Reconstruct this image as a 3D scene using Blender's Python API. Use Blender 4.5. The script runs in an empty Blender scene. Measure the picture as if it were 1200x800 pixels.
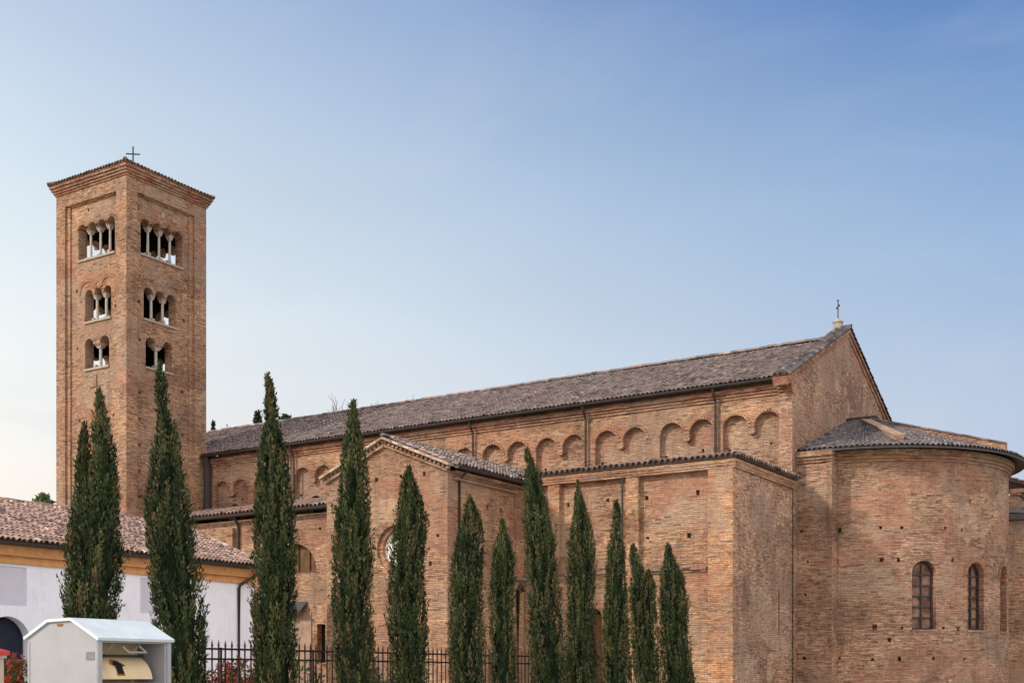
import bpy, bmesh, math, random
from mathutils import Vector, Matrix
from mathutils.geometry import delaunay_2d_cdt
import numpy as np

R = math.radians
SC = bpy.context.scene
COL = SC.collection
rnd = random.Random(7)

# ------------------------------------------------------------------ camera
cam_d = bpy.data.cameras.new('camera')
cam = bpy.data.objects.new('camera', cam_d); COL.objects.link(cam)
cam.location = (0, 0, 1.6)
cam.rotation_euler = (R(90), 0, R(32.6))
cam_d.sensor_width = 36; cam_d.lens = 43.17
cam_d.shift_y = 0.325
cam_d.clip_start = 0.1; cam_d.clip_end = 6000
SC.camera = cam

# ------------------------------------------------------------------ world + sun
SUN_EL, SUN_AZ = 33.0, math.degrees(math.atan2(-.57, -.82))      # azimuth measured from +y towards +x
W = bpy.data.worlds.new('World'); SC.world = W; W.use_nodes = True
wn = W.node_tree.nodes; wl = W.node_tree.links
bg = wn['Background']
sky = wn.new('ShaderNodeTexSky'); sky.sky_type = 'NISHITA'; sky.sun_disc = False
sky.sun_elevation = R(SUN_EL); sky.sun_rotation = R(SUN_AZ % 360)
sky.altitude = 50; sky.air_density = 1.0; sky.dust_density = 1.0; sky.ozone_density = 3.0
bg.inputs['Strength'].default_value = 0.08
# thin haze: thickest near the horizon and on the sunward side (world directions)
tc = wn.new('ShaderNodeTexCoord')
def wmath(op, a, b, clamp=False):
    nd = wn.new('ShaderNodeMath'); nd.operation = op; nd.use_clamp = clamp
    for k, x in enumerate((a, b)):
        if isinstance(x, (int, float)): nd.inputs[k].default_value = x
        else: wl.new(x, nd.inputs[k])
    return nd.outputs[0]
def wrange(v, a, b, c, d, smooth=False):
    nd = wn.new('ShaderNodeMapRange'); wl.new(v, nd.inputs[0])
    if smooth: nd.interpolation_type = 'SMOOTHSTEP'
    for k, x in enumerate((a, b, c, d)): nd.inputs[k+1].default_value = x
    return nd.outputs[0]
sep = wn.new('ShaderNodeSeparateXYZ'); wl.new(tc.outputs['Generated'], sep.inputs[0])
dt = wn.new('ShaderNodeVectorMath'); dt.operation = 'DOT_PRODUCT'; wl.new(tc.outputs['Generated'], dt.inputs[0])
dt.inputs[1].default_value = (math.sin(R(SUN_AZ)), math.cos(R(SUN_AZ)), 0)
mp = wn.new('ShaderNodeMapping'); mp.inputs['Scale'].default_value = (1.2, 1.2, 3.0)
mp.inputs['Rotation'].default_value = (0.3, 0.5, 0.2)
wl.new(tc.outputs['Generated'], mp.inputs[0])
no = wn.new('ShaderNodeTexNoise'); no.inputs['Scale'].default_value = 1.5; no.inputs['Detail'].default_value = 4
no.inputs['Roughness'].default_value = 0.45; no.inputs['Distortion'].default_value = 0.5
wl.new(mp.outputs[0], no.inputs['Vector'])
z_ = wrange(sep.outputs['Z'], 0.06, 0.56, 0.06, 0.56)
d_ = wrange(dt.outputs['Value'], -0.78, 0.2, -0.78, 0.2)
def vscale(val, col):
    nd = wn.new('ShaderNodeVectorMath'); nd.operation = 'SCALE'; nd.inputs[0].default_value = col
    if isinstance(val, (int, float)): nd.inputs['Scale'].default_value = val
    else: wl.new(val, nd.inputs['Scale'])
    return nd.outputs[0]
def vop(op, a, b):
    nd = wn.new('ShaderNodeVectorMath'); nd.operation = op
    for k, x in enumerate((a, b)):
        if isinstance(x, tuple): nd.inputs[k].default_value = x
        else: wl.new(x, nd.inputs[k])
    return nd.outputs[0]
# brightness of the haze by height (z) and by nearness to the sun's side (d)
hz = vop('ADD', vop('ADD', vscale(1.0, (8.292, 5.9, 4.341)), vscale(z_, (-3.134, 10.323, 14.232))),
         vop('ADD', vscale(d_, (5.911, 4.115, 1.546)),
             vop('ADD', vscale(wmath('MULTIPLY', z_, z_), (-13.65, -27.732, -23.674)), vscale(wmath('MULTIPLY', z_, d_), (-1.567, 1.974, 3.973)))))
hz = vop('MAXIMUM', hz, (.3, .8, 2.))
h_no = wrange(no.outputs[0], 0.3, 0.7, 0.94, 1.05)
nd = wn.new('ShaderNodeVectorMath'); nd.operation = 'SCALE'; wl.new(hz, nd.inputs[0]); wl.new(h_no, nd.inputs['Scale']); hz = nd.outputs[0]
n2 = wn.new('ShaderNodeTexNoise'); n2.inputs['Scale'].default_value = 3.2; n2.inputs['Detail'].default_value = 6
n2.inputs['Roughness'].default_value = 0.55; n2.inputs['Distortion'].default_value = 0.8
wl.new(mp.outputs[0], n2.inputs['Vector'])
cl = wn.new('ShaderNodeMix'); cl.data_type = 'RGBA'
wl.new(wmath('MULTIPLY', wrange(n2.outputs[0], 0.45, 0.72, 0.0, 0.34, True), wrange(sep.outputs['Z'], 0.2, 0.5, 1.0, 0.25)), cl.inputs[0])
wl.new(hz, cl.inputs[6]); cl.inputs[7].default_value = (4.6, 4.9, 5.3, 1); hz = cl.outputs[2]
# added brightness in the unseen sky behind the camera, fills the shaded walls
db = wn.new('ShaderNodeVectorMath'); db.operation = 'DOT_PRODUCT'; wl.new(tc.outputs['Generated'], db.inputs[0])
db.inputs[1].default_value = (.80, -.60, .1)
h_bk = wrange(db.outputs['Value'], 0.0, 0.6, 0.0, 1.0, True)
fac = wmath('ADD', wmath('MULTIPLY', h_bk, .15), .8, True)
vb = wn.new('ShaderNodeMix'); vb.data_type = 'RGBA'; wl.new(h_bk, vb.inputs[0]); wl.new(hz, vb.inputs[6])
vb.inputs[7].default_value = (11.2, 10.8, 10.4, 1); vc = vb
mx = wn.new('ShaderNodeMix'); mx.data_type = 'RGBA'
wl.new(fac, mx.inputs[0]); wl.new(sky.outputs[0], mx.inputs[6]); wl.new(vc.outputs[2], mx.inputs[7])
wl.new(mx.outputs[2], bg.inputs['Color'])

sun_d = bpy.data.lights.new('sun', 'SUN'); sun_d.energy = 1.7; sun_d.angle = R(6)
sun_d.color = (1.0, 0.90, 0.78)
sun = bpy.data.objects.new('sun', sun_d); COL.objects.link(sun)
sd = Vector((math.sin(R(SUN_AZ))*math.cos(R(SUN_EL)), math.cos(R(SUN_AZ))*math.cos(R(SUN_EL)), math.sin(R(SUN_EL))))
sun.rotation_euler = sd.to_track_quat('Z', 'Y').to_euler()
sun.location = sd*60

SC.view_settings.view_transform = 'Standard'; SC.view_settings.look = 'None'
SC.view_settings.gamma = 1; SC.view_settings.exposure = 0.95
SC.view_settings.use_curve_mapping = False
SC.render.engine = 'CYCLES'
SC.render.resolution_x = 1024; SC.render.resolution_y = 682

# ------------------------------------------------------------------ materials
def srgb(r, g, b):
    f = lambda c: (c/255/12.92) if c/255 <= .04045 else ((c/255+.055)/1.055)**2.4
    return (f(r), f(g), f(b), 1)

class NT:
    def __init__(s, name):
        s.m = bpy.data.materials.new(name); s.m.use_nodes = True
        s.t = s.m.node_tree; s.n = s.t.nodes; s.l = s.t.links
        s.b = s.n['Principled BSDF']; s.b.inputs['Roughness'].default_value = .85
        s.b.inputs['Specular IOR Level'].default_value = .25
    def node(s, typ, **kw):
        nd = s.n.new(typ)
        for k, v in kw.items():
            if k.startswith('i'):
                key = k[1:]; key = int(key) if key.isdigit() else key.replace('_', ' ')
                s.put(nd.inputs[key], v)
            else: setattr(nd, k, v)
        return nd
    def put(s, inp, v):
        if hasattr(v, 'is_linked') and hasattr(v, 'node'): s.l.new(v, inp)
        else: inp.default_value = v
    def math(s, op, a, b=None, clamp=False):
        nd = s.n.new('ShaderNodeMath'); nd.operation = op; nd.use_clamp = clamp
        s.put(nd.inputs[0], a)
        if b is not None: s.put(nd.inputs[1], b)
        return nd.outputs[0]
    def mix(s, fac, a, b, blend='MIX'):
        nd = s.n.new('ShaderNodeMix'); nd.data_type = 'RGBA'; nd.blend_type = blend
        s.put(nd.inputs[0], fac); s.put(nd.inputs[6], a); s.put(nd.inputs[7], b)
        return nd.outputs[2]
    def ramp(s, fac, stops, interp='LINEAR'):
        nd = s.n.new('ShaderNodeValToRGB'); nd.color_ramp.interpolation = interp
        e = nd.color_ramp.elements
        while len(e) < len(stops): e.new(.5)
        for el, (p, c) in zip(e, stops):
            el.position = p; el.color = c if len(c) == 4 else (*c, 1)
        s.put(nd.inputs[0], fac); return nd.outputs[0]
    def noise(s, vec, scale, detail=3, rough=.5, dist=0):
        nd = s.n.new('ShaderNodeTexNoise'); s.put(nd.inputs['Vector'], vec)
        nd.inputs['Scale'].default_value = scale; nd.inputs['Detail'].default_value = detail
        nd.inputs['Roughness'].default_value = rough; nd.inputs['Distortion'].default_value = dist
        return nd
    def rng(s, v, a, b, c, d):
        nd = s.n.new('ShaderNodeMapRange')
        s.put(nd.inputs[0], v)
        for i, x in enumerate((a, b, c, d)): nd.inputs[i+1].default_value = x
        return nd.outputs[0]
    def bump(s, h, strength, dist=.02, normal=None):
        nd = s.n.new('ShaderNodeBump'); nd.inputs['Strength'].default_value = strength
        nd.inputs['Distance'].default_value = dist; s.put(nd.inputs['Height'], h)
        if normal is not None: s.put(nd.inputs['Normal'], normal)
        return nd.outputs[0]
    def uv(s): return s.n.new('ShaderNodeUVMap').outputs[0]
    def obj(s): return s.n.new('ShaderNodeTexCoord').outputs['Object']
    def scale(s, vec, x, y, z):
        nd = s.n.new('ShaderNodeMapping'); s.put(nd.inputs[0], vec); nd.inputs['Scale'].default_value = (x, y, z)
        return nd.outputs[0]

def brick_mat(name, ramp, patch_a, patch_b, seed=0., row=.075, wid=.29, rough=1.0, grime=.35, speck=.5, tone=(.99, .91, .905)):
    m = NT(name)
    uv = m.uv(); ob = m.obj()
    w = m.noise(uv, .9, 2); wob = m.node('ShaderNodeVectorMath', operation='SCALE')
    m.l.new(w.outputs['Color'], wob.inputs[0]); wob.inputs['Scale'].default_value = .09*rough
    add = m.node('ShaderNodeVectorMath', operation='ADD'); m.l.new(uv, add.inputs[0]); m.l.new(wob.outputs[0], add.inputs[1])
    w2 = m.noise(uv, 14, 1); wob2 = m.node('ShaderNodeVectorMath', operation='SCALE')
    m.l.new(w2.outputs['Color'], wob2.inputs[0]); wob2.inputs['Scale'].default_value = .022*rough
    add2 = m.node('ShaderNodeVectorMath', operation='ADD'); m.l.new(add.outputs[0], add2.inputs[0]); m.l.new(wob2.outputs[0], add2.inputs[1])
    vec = add2.outputs[0]
    sp = m.node('ShaderNodeSeparateXYZ'); m.l.new(vec, sp.inputs[0])
    rr = m.math('FLOOR', m.math('DIVIDE', sp.outputs[1], row))
    off = m.math('MULTIPLY', m.math('FLOORED_MODULO', rr, 2.), .5)
    cc = m.math('FLOOR', m.math('ADD', m.math('DIVIDE', sp.outputs[0], wid), off))
    cb = m.node('ShaderNodeCombineXYZ'); m.l.new(cc, cb.inputs[0]); m.l.new(rr, cb.inputs[1]); cb.inputs[2].default_value = seed
    wn_ = m.node('ShaderNodeTexWhiteNoise'); m.l.new(cb.outputs[0], wn_.inputs['Vector'])
    # clustering: neighbouring bricks of one repair share a tone
    big = m.noise(ob, .35, 4, .55, .8)
    mid = m.noise(m.scale(ob, 1, 1, 1.7), 1.5, 4, .62, .5)
    fac = m.math('ADD', m.math('MULTIPLY', wn_.outputs[0], .5), m.math('MULTIPLY', m.rng(mid.outputs[0], .35, .65, 0, 1), .5))
    col = m.ramp(fac, ramp)
    # repairs
    p1 = m.rng(big.outputs[0], .47, .58, 0, .6)
    col = m.mix(p1, col, m.mix(.55, col, patch_a, 'MIX'))
    bigb = m.noise(m.scale(ob, 1.3, 1.3, .8), .55, 4, .6, 1.2)
    p2 = m.rng(bigb.outputs[0], .50, .60, 0, .75)
    col = m.mix(p2, col, m.mix(.6, col, patch_b, 'MIX'))
    bigc = m.noise(m.scale(ob, 1., 1., 1.3), .8, 5, .65, .9)
    col = m.mix(m.rng(bigc.outputs[0], .50, .62, 0, .62), col, srgb(146, 124, 104))
    # streaky courses
    st = m.noise(m.scale(uv, 1.0, 9, 1), 1.3, 4, .7)
    col = m.mix(m.rng(st.outputs[0], .46, .66, 0, .72), col, srgb(232, 208, 174))
    st2 = m.noise(m.scale(uv, 1.2, 10, 1), 1.5, 4, .7, .3)
    col = m.mix(m.rng(st2.outputs[0], .49, .66, 0, .85), col, srgb(88, 66, 54))
    # mottling: spalled faces and pale specks
    sp1 = m.noise(m.scale(uv, 1, 1.7, 1), 4.2, 4, .75)
    col = m.mix(m.rng(sp1.outputs[0], .54, .66, 0, speck*1.15), col, srgb(226, 208, 190))
    sp2 = m.noise(m.scale(uv, 1, 1.6, 1), 3.6, 4, .75)
    col = m.mix(m.rng(sp2.outputs[0], .54, .66, 0, speck*1.25), col, srgb(76, 56, 50))
    # patchwork of building phases: blocks of masonry with their own tone
    pw = m.noise(ob, 1.2, 3, .6); pv = m.node('ShaderNodeVectorMath', operation='SCALE'); m.l.new(pw.outputs['Color'], pv.inputs[0]); pv.inputs['Scale'].default_value = .9
    pa = m.node('ShaderNodeVectorMath', operation='ADD'); m.l.new(m.scale(ob, .42, .42, .75), pa.inputs[0]); m.l.new(pv.outputs[0], pa.inputs[1])
    vo = m.node('ShaderNodeTexVoronoi', distance='CHEBYCHEV'); m.l.new(pa.outputs[0], vo.inputs['Vector']); vo.inputs['Scale'].default_value = 1.0
    vs = m.node('ShaderNodeSeparateXYZ'); m.l.new(vo.outputs['Color'], vs.inputs[0])
    col = m.mix(1., col, m.ramp(vs.outputs[0], [(0, (.66, .62, .60)), (.3, (.92, .90, .88)), (.6, (1., 1., 1.)), (.8, (1.10, 1.08, 1.0)), (1, (1.2, 1.2, 1.18))]), 'MULTIPLY')
    col = m.mix(m.rng(vs.outputs[1], .70, .74, 0, .40), col, srgb(168, 116, 96))
    col = m.mix(m.rng(vs.outputs[2], .76, .78, 0, .4), col, srgb(176, 158, 138))
    ro = m.noise(m.scale(ob, 1.6, 1.6, .13), 1.3, 5, .65, .3)
    col = m.mix(m.rng(ro.outputs[0], .54, .70, 0, .45), col, srgb(86, 70, 60))
    # single dark or missing bricks
    col = m.mix(m.rng(wn_.outputs[0], .965, .97, 0, .6), col, srgb(66, 50, 44))
    # mortar
    bt = m.node('ShaderNodeTexBrick'); m.l.new(vec, bt.inputs['Vector'])
    bt.inputs['Scale'].default_value = 1; bt.inputs['Brick Width'].default_value = wid; bt.inputs['Row Height'].default_value = row
    bt.inputs['Mortar Size'].default_value = .011; bt.inputs['Mortar Smooth'].default_value = .3
    bt.offset = .5
    mort = bt.outputs['Fac']
    mtone = m.mix(m.rng(m.noise(ob, .8, 3).outputs[0], .35, .65, 0, 1), srgb(120, 98, 82), srgb(190, 168, 142))
    col = m.mix(m.math('MULTIPLY', mort, .75), col, mtone)
    # grime and efflorescence stains
    gr = m.noise(m.scale(ob, .9, .9, .45), .8, 6, .65, .5)
    col = m.mix(m.rng(gr.outputs[0], .53, .74, 0, grime), col, srgb(88, 72, 62))
    ef = m.noise(ob, 2.6, 6, .7, .3)
    col = m.mix(m.rng(ef.outputs[0], .60, .78, 0, .5), col, srgb(205, 188, 168))
    col = m.mix(1., col, (*tone, 1), 'MULTIPLY')
    m.l.new(col, m.b.inputs['Base Color'])
    h = m.math('ADD', m.math('MULTIPLY', m.math('SUBTRACT', 1., mort), .5), m.math('MULTIPLY', wn_.outputs[0], .8))
    h = m.math('ADD', h, m.math('MULTIPLY', m.noise(uv, 22, 3, .7).outputs[0], .8))
    nb = m.bump(h, 1., .05)
    nb2 = m.bump(m.noise(ob, 1.1, 4, .6).outputs[0], .35, .18, nb)
    m.l.new(nb2, m.b.inputs['Normal'])
    m.b.inputs['Roughness'].default_value = .92
    return m.m

RAMP_W = [(0, srgb(98, 68, 54)), (.25, srgb(150, 108, 82)), (.45, srgb(184, 140, 106)), (.62, srgb(198, 158, 120)), (.8, srgb(180, 120, 92)), (1, srgb(230, 204, 170))]
RAMP_A = [(0, srgb(88, 64, 54)), (.25, srgb(142, 104, 84)), (.45, srgb(176, 134, 108)), (.62, srgb(200, 160, 130)), (.8, srgb(176, 118, 98)), (1, srgb(234, 212, 186))]
RAMP_R = [(0, srgb(116, 72, 56)), (.5, srgb(160, 98, 74)), (1, srgb(190, 132, 104))]
M = {}
M['brick'] = brick_mat('brick_wall', RAMP_W, srgb(196, 160, 112), srgb(182, 118, 92), 1.)
M['brick_apse'] = brick_mat('brick_apse', RAMP_A, srgb(196, 164, 122), srgb(190, 134, 114), 2., grime=.6, speck=.7)
M['brick_tower'] = brick_mat('brick_tower', RAMP_W, srgb(196, 152, 108), srgb(172, 118, 92), 3., grime=.5, speck=.6)
M['brick_rough'] = brick_mat('brick_rough', RAMP_A, srgb(190, 164, 148), srgb(160, 106, 90), 4., row=.08, wid=.22, rough=1.0, grime=.55, speck=.85, tone=(1.02, .95, .96))
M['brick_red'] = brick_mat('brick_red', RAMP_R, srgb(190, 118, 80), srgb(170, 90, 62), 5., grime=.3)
M['brick_pil'] = brick_mat('brick_pilaster', [(0, srgb(160, 108, 76)), (.5, srgb(202, 148, 106)), (1, srgb(222, 180, 138))], srgb(214, 164, 116), srgb(196, 132, 98), 6., grime=.2)

def tile_mat(name, stops, lichen, dirt=.45):
    m = NT(name)
    at = m.node('ShaderNodeAttribute', attribute_name='tint')
    ob = m.obj()
    col = m.ramp(at.outputs['Fac'], stops)
    n1 = m.noise(ob, 3.5, 5, .65)
    col = m.mix(m.rng(n1.outputs[0], .48, .68, 0, dirt), col, srgb(74, 66, 64))
    n2 = m.noise(ob, 9, 4, .7)
    col = m.mix(m.rng(n2.outputs[0], .55, .72, 0, .55), col, lichen)
    n3 = m.noise(ob, .25, 3, .6)
    col = m.mix(m.rng(n3.outputs[0], .5, .65, 0, .28), col, srgb(118, 100, 94))
    m.l.new(col, m.b.inputs['Base Color'])
    m.l.new(m.bump(n2.outputs[0], .5, .02), m.b.inputs['Normal'])
    m.b.inputs['Roughness'].default_value = .9
    return m.m
M['tile'] = tile_mat('roof_tile_grey', [(0, srgb(66, 60, 62)), (.3, srgb(112, 100, 99)), (.55, srgb(134, 120, 116)), (.78, srgb(152, 132, 124)), (.92, srgb(146, 104, 92)), (1, srgb(186, 170, 156))], srgb(172, 164, 152))
M['tile_tan'] = tile_mat('roof_tile_tan', [(0, srgb(84, 70, 68)), (.3, srgb(134, 110, 101)), (.6, srgb(162, 134, 122)), (.85, srgb(176, 142, 124)), (1, srgb(198, 180, 162))], srgb(186, 174, 160), .4)
M['tile_dark'] = tile_mat('roof_tile_dark', [(0, srgb(70, 66, 70)), (.4, srgb(106, 100, 104)), (.75, srgb(128, 116, 114)), (1, srgb(168, 146, 132))], srgb(140, 138, 130))
M['tile_coping'] = tile_mat('tile_coping', [(0, srgb(136, 114, 98)), (.5, srgb(172, 148, 126)), (1, srgb(200, 180, 156))], srgb(200, 186, 166), .3)

def plain(name, col, rough=.8, noise=.12, scale=6, metal=0., spec=.25, dirt=None, bump=0.):
    m = NT(name); ob = m.obj()
    n = m.noise(ob, scale, 5, .6)
    c2 = tuple(x*(1-noise*2.2) for x in col[:3])+(1,)
    c = m.mix(m.rng(n.outputs[0], .35, .7, 0, 1), col, c2)
    if dirt is not None:
        d = m.noise(m.scale(ob, 2.2, 2.2, .5), 2.2, 6, .7, .4)
        c = m.mix(m.rng(d.outputs[0], .52, .72, 0, .55), c, dirt)
    m.l.new(c, m.b.inputs['Base Color'])
    if bump: m.l.new(m.bump(n.outputs[0], bump, .02), m.b.inputs['Normal'])
    m.b.inputs['Roughness'].default_value = rough; m.b.inputs['Metallic'].default_value = metal
    m.b.inputs['Specular IOR Level'].default_value = spec
    return m.m
M['dark_metal'] = plain('dark_metal', srgb(58, 50, 48), .55, .15, spec=.4)
M['gutter'] = plain('gutter_metal', srgb(62, 56, 56), .5, .2, spec=.4)
M['stone'] = plain('white_stone', srgb(186, 176, 164), .8, .14, 8)
M['sill'] = plain('pale_stone', srgb(172, 158, 144), .8, .15, 5, dirt=srgb(120, 108, 96))
M['soffit'] = plain('dark_wood', srgb(84, 66, 54), .85, .2)
M['plaster'] = plain('white_plaster', srgb(234, 236, 248), .9, .03, 1.2, dirt=srgb(206, 204, 210))
M['plaster_panel'] = plain('grey_plaster', srgb(202, 200, 214), .9, .04, 2)
M['plaster_dirty'] = plain('stained_plaster', srgb(176, 148, 128), .95, .16, 1.6, dirt=srgb(120, 96, 82), bump=.3)
M['ochre'] = plain('ochre_board', srgb(212, 156, 104), .8, .12, 5, dirt=srgb(172, 120, 74))
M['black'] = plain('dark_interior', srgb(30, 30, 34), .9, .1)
M['blue_dark'] = plain('dark_blue_door', srgb(30, 36, 54), .6, .15, 2)
M['iron'] = plain('fence_iron', srgb(58, 34, 30), .6, .2, 12, spec=.3)
M['oculus'] = plain('pale_pane', srgb(240, 234, 226), .8, .08, 3, dirt=srgb(170, 152, 140))
M['red_paint'] = plain('red_paint', srgb(196, 70, 62), .6, .1)
M['beige'] = plain('beige_render', srgb(190, 174, 156), .9, .1, 5)
M['binwhite'] = plain('white_enamel', srgb(162, 162, 166), .45, .05, 3, spec=.45, dirt=srgb(150, 144, 140))
M['bincream'] = plain('cream_enamel', srgb(228, 204, 164), .45, .05, 3, spec=.4, dirt=srgb(196, 158, 112))
M['binroof'] = plain('pale_sheet_roof', srgb(216, 224, 225), .45, .06, 4, spec=.4, dirt=srgb(180, 188, 190))
M['rust'] = plain('rust', srgb(176, 104, 52), .9, .25, 14)
M['greyplate'] = plain('grey_plate', srgb(130, 126, 128), .5, .1)
M['bark'] = plain('bark', srgb(92, 78, 66), .95, .2, 10)
M['twig'] = plain('bare_twig', srgb(124, 112, 104), .95, .15, 10)
M['wood'] = plain('window_wood', srgb(112, 78, 54), .8, .2, 8)
M['lunette'] = plain('old_boards', srgb(112, 86, 62), .9, .2, 2.5, dirt=srgb(64, 50, 42))
M['ground'] = plain('ground_gravel', srgb(176, 164, 142), .95, .15, 2, bump=.4, dirt=srgb(140, 132, 100))  # unseen ground, made pale to bounce fill light onto the walls
M['pavement'] = plain('pavement_grey', srgb(168, 164, 156), .9, .12, 6, bump=.2)  # out of frame, lightened for the same bounce

def glass_mat():
    m = NT('dusty_glass'); ob = m.obj()
    n = m.noise(ob, 2.2, 4, .6)
    c = m.mix(m.rng(n.outputs[0], .4, .65, 0, 1), srgb(92, 66, 54), srgb(160, 122, 100))
    m.l.new(c, m.b.inputs['Base Color']); m.b.inputs['Roughness'].default_value = .45
    m.b.inputs['Specular IOR Level'].default_value = .3
    m.l.new(m.bump(n.outputs[0], .3, .03), m.b.inputs['Normal'])
    return m.m
M['glass'] = glass_mat()

def leaf_mat(name, stops, trans=.25):
    m = NT(name)
    at = m.node('ShaderNodeAttribute', attribute_name='tint')
    col = m.ramp(at.outputs['Fac'], stops)
    m.l.new(col, m.b.inputs['Base Color'])
    m.b.inputs['Roughness'].default_value = .75; m.b.inputs['Specular IOR Level'].default_value = .12
    tr = m.node('ShaderNodeBsdfTranslucent'); m.l.new(col, tr.inputs[0])
    ms = m.node('ShaderNodeMixShader'); ms.inputs[0].default_value = trans
    m.l.new(m.b.outputs[0], ms.inputs[1]); m.l.new(tr.outputs[0], ms.inputs[2])
    m.l.new(ms.outputs[0], m.n['Material Output'].inputs['Surface'])
    return m.m
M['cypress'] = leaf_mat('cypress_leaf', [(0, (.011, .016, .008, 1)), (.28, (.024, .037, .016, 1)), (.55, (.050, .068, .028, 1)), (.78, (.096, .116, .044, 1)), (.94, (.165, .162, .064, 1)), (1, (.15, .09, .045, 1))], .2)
M['photinia'] = leaf_mat('photinia_leaf', [(0, (.03, .06, .02, 1)), (.45, (.07, .12, .04, 1)), (.6, (.25, .08, .04, 1)), (.8, (.38, .05, .035, 1)), (1, (.5, .12, .06, 1))], .3)
M['weed'] = leaf_mat('weed_leaf', [(0, (.04, .07, .025, 1)), (.6, (.10, .15, .05, 1)), (1, (.22, .24, .10, 1))], .3)
M['fartree'] = leaf_mat('far_tree_leaf', [(0, (.02, .03, .02, 1)), (.6, (.04, .06, .035, 1)), (1, (.08, .10, .05, 1))], .15)

# ------------------------------------------------------------------ mesh building
V = Vector
class MB:
    def __init__(s): s.v = []; s.f = []; s.uv = []; s.mi = []; s.sm = []; s.tint = []
    def face(s, pts, uvs=None, mi=0, smooth=False, tint=0.):
        k = len(s.v); s.v += [tuple(p) for p in pts]; s.f.append(tuple(range(k, k+len(pts))))
        if uvs is None: uvs = auto_uv(pts)
        s.uv += list(uvs); s.mi.append(mi); s.sm.append(smooth); s.tint.append(tint)
    def box(s, a, b, mi=0, tint=0.):
        x0, y0, z0 = (min(a[i], b[i]) for i in range(3)); x1, y1, z1 = (max(a[i], b[i]) for i in range(3))
        P = [(x0,y0,z0),(x1,y0,z0),(x1,y1,z0),(x0,y1,z0),(x0,y0,z1),(x1,y0,z1),(x1,y1,z1),(x0,y1,z1)]
        for q in ((0,3,2,1),(4,5,6,7),(0,1,5,4),(1,2,6,5),(2,3,7,6),(3,0,4,7)): s.face([P[i] for i in q], None, mi, False, tint)
    def obox(s, c, ax, ay, az, mi=0, tint=0.):
        c = V(c); ax = V(ax); ay = V(ay); az = V(az)
        P = [c+ax*i+ay*j+az*k for k in (-1,1) for (i,j) in ((-1,-1),(1,-1),(1,1),(-1,1))]
        for q in ((0,3,2,1),(4,5,6,7),(0,1,5,4),(1,2,6,5),(2,3,7,6),(3,0,4,7)): s.face([P[i] for i in q], None, mi, False, tint)
    def tube(s, pts, r, n=8, mi=0, caps=True, tint=0., smooth=True):
        pts = [V(p) for p in pts]; rs = r if isinstance(r, (list, tuple)) else [r]*len(pts)
        rings = []
        for i, p in enumerate(pts):
            d = (pts[min(i+1, len(pts)-1)]-pts[max(i-1, 0)]).normalized()
            a = d.cross(V((0,0,1)));
            if a.length < 1e-3: a = V((1,0,0))
            a.normalize(); b = d.cross(a).normalized()
            rings.append([p+(a*math.cos(2*math.pi*j/n)+b*math.sin(2*math.pi*j/n))*rs[i] for j in range(n)])
        for i in range(len(rings)-1):
            for j in range(n):
                k = (j+1) % n
                s.face([rings[i][j], rings[i+1][j], rings[i+1][k], rings[i][k]], None, mi, smooth, tint)
        if caps:
            s.face(rings[0], None, mi, False, tint); s.face(rings[-1][::-1], None, mi, False, tint)
    def lathe(s, c, prof, n=12, mi=0):
        c = V(c)
        rg = [[c+V((math.cos(2*math.pi*j/n)*r, math.sin(2*math.pi*j/n)*r, z)) for j in range(n)] for r, z in prof]
        for i in range(len(rg)-1):
            for j in range(n):
                k = (j+1) % n; s.face([rg[i][j], rg[i][k], rg[i+1][k], rg[i+1][j]], None, mi, True)
        s.face(rg[-1], None, mi); s.face(rg[0][::-1], None, mi)
    def build(s, name, mats, parent=None, merge=False):
        me = bpy.data.meshes.new(name)
        me.from_pydata(s.v, [], s.f)
        if not isinstance(mats, (list, tuple)): mats = [mats]
        for m in mats: me.materials.append(m)
        ul = me.uv_layers.new(name='UVMap')
        ul.data.foreach_set('uv', np.array(s.uv, dtype=np.float32).ravel())
        me.polygons.foreach_set('material_index', s.mi); me.polygons.foreach_set('use_smooth', s.sm)
        at = me.attributes.new('tint', 'FLOAT', 'FACE'); at.data.foreach_set('value', np.array(s.tint, dtype=np.float32))
        if merge:
            bm = bmesh.new(); bm.from_mesh(me); bmesh.ops.remove_doubles(bm, verts=bm.verts, dist=1e-4); bm.to_mesh(me); bm.free()
        me.update()
        o = bpy.data.objects.new(name, me); COL.objects.link(o)
        if parent is not None: par(o, parent)
        return o

LOC = {}
def par(o, p):
    """parent keeping world-space vertices: mesh data stay in world metres"""
    o.parent = p
    if p.type == 'EMPTY': o.matrix_parent_inverse = Matrix.Translation(-LOC[p.name])   # a mesh part already sits at the world origin
def thing(name, loc, label, cat, group=None):
    o = bpy.data.objects.new(name, None); COL.objects.link(o); o.location = loc
    o.empty_display_size = .5; LOC[o.name] = V(loc)
    return tag(o, label, cat, group)
def tag(o, label, cat, group=None):
    o['label'] = label; o['category'] = cat
    if group: o['group'] = group
    return o
def structure(o): o['kind'] = 'structure'; return o

def auto_uv(pts):
    p = [V(q) for q in pts]
    n = (p[1]-p[0]).cross(p[2]-p[0])
    if n.length < 1e-9 and len(p) > 3: n = (p[2]-p[0]).cross(p[3]-p[0])
    ax, ay, az = abs(n.x), abs(n.y), abs(n.z)
    if az > ax and az > ay: return [(q.x, q.y) for q in p]
    if ax > ay: return [(q.y, q.z) for q in p]
    return [(q.x, q.z) for q in p]

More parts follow.
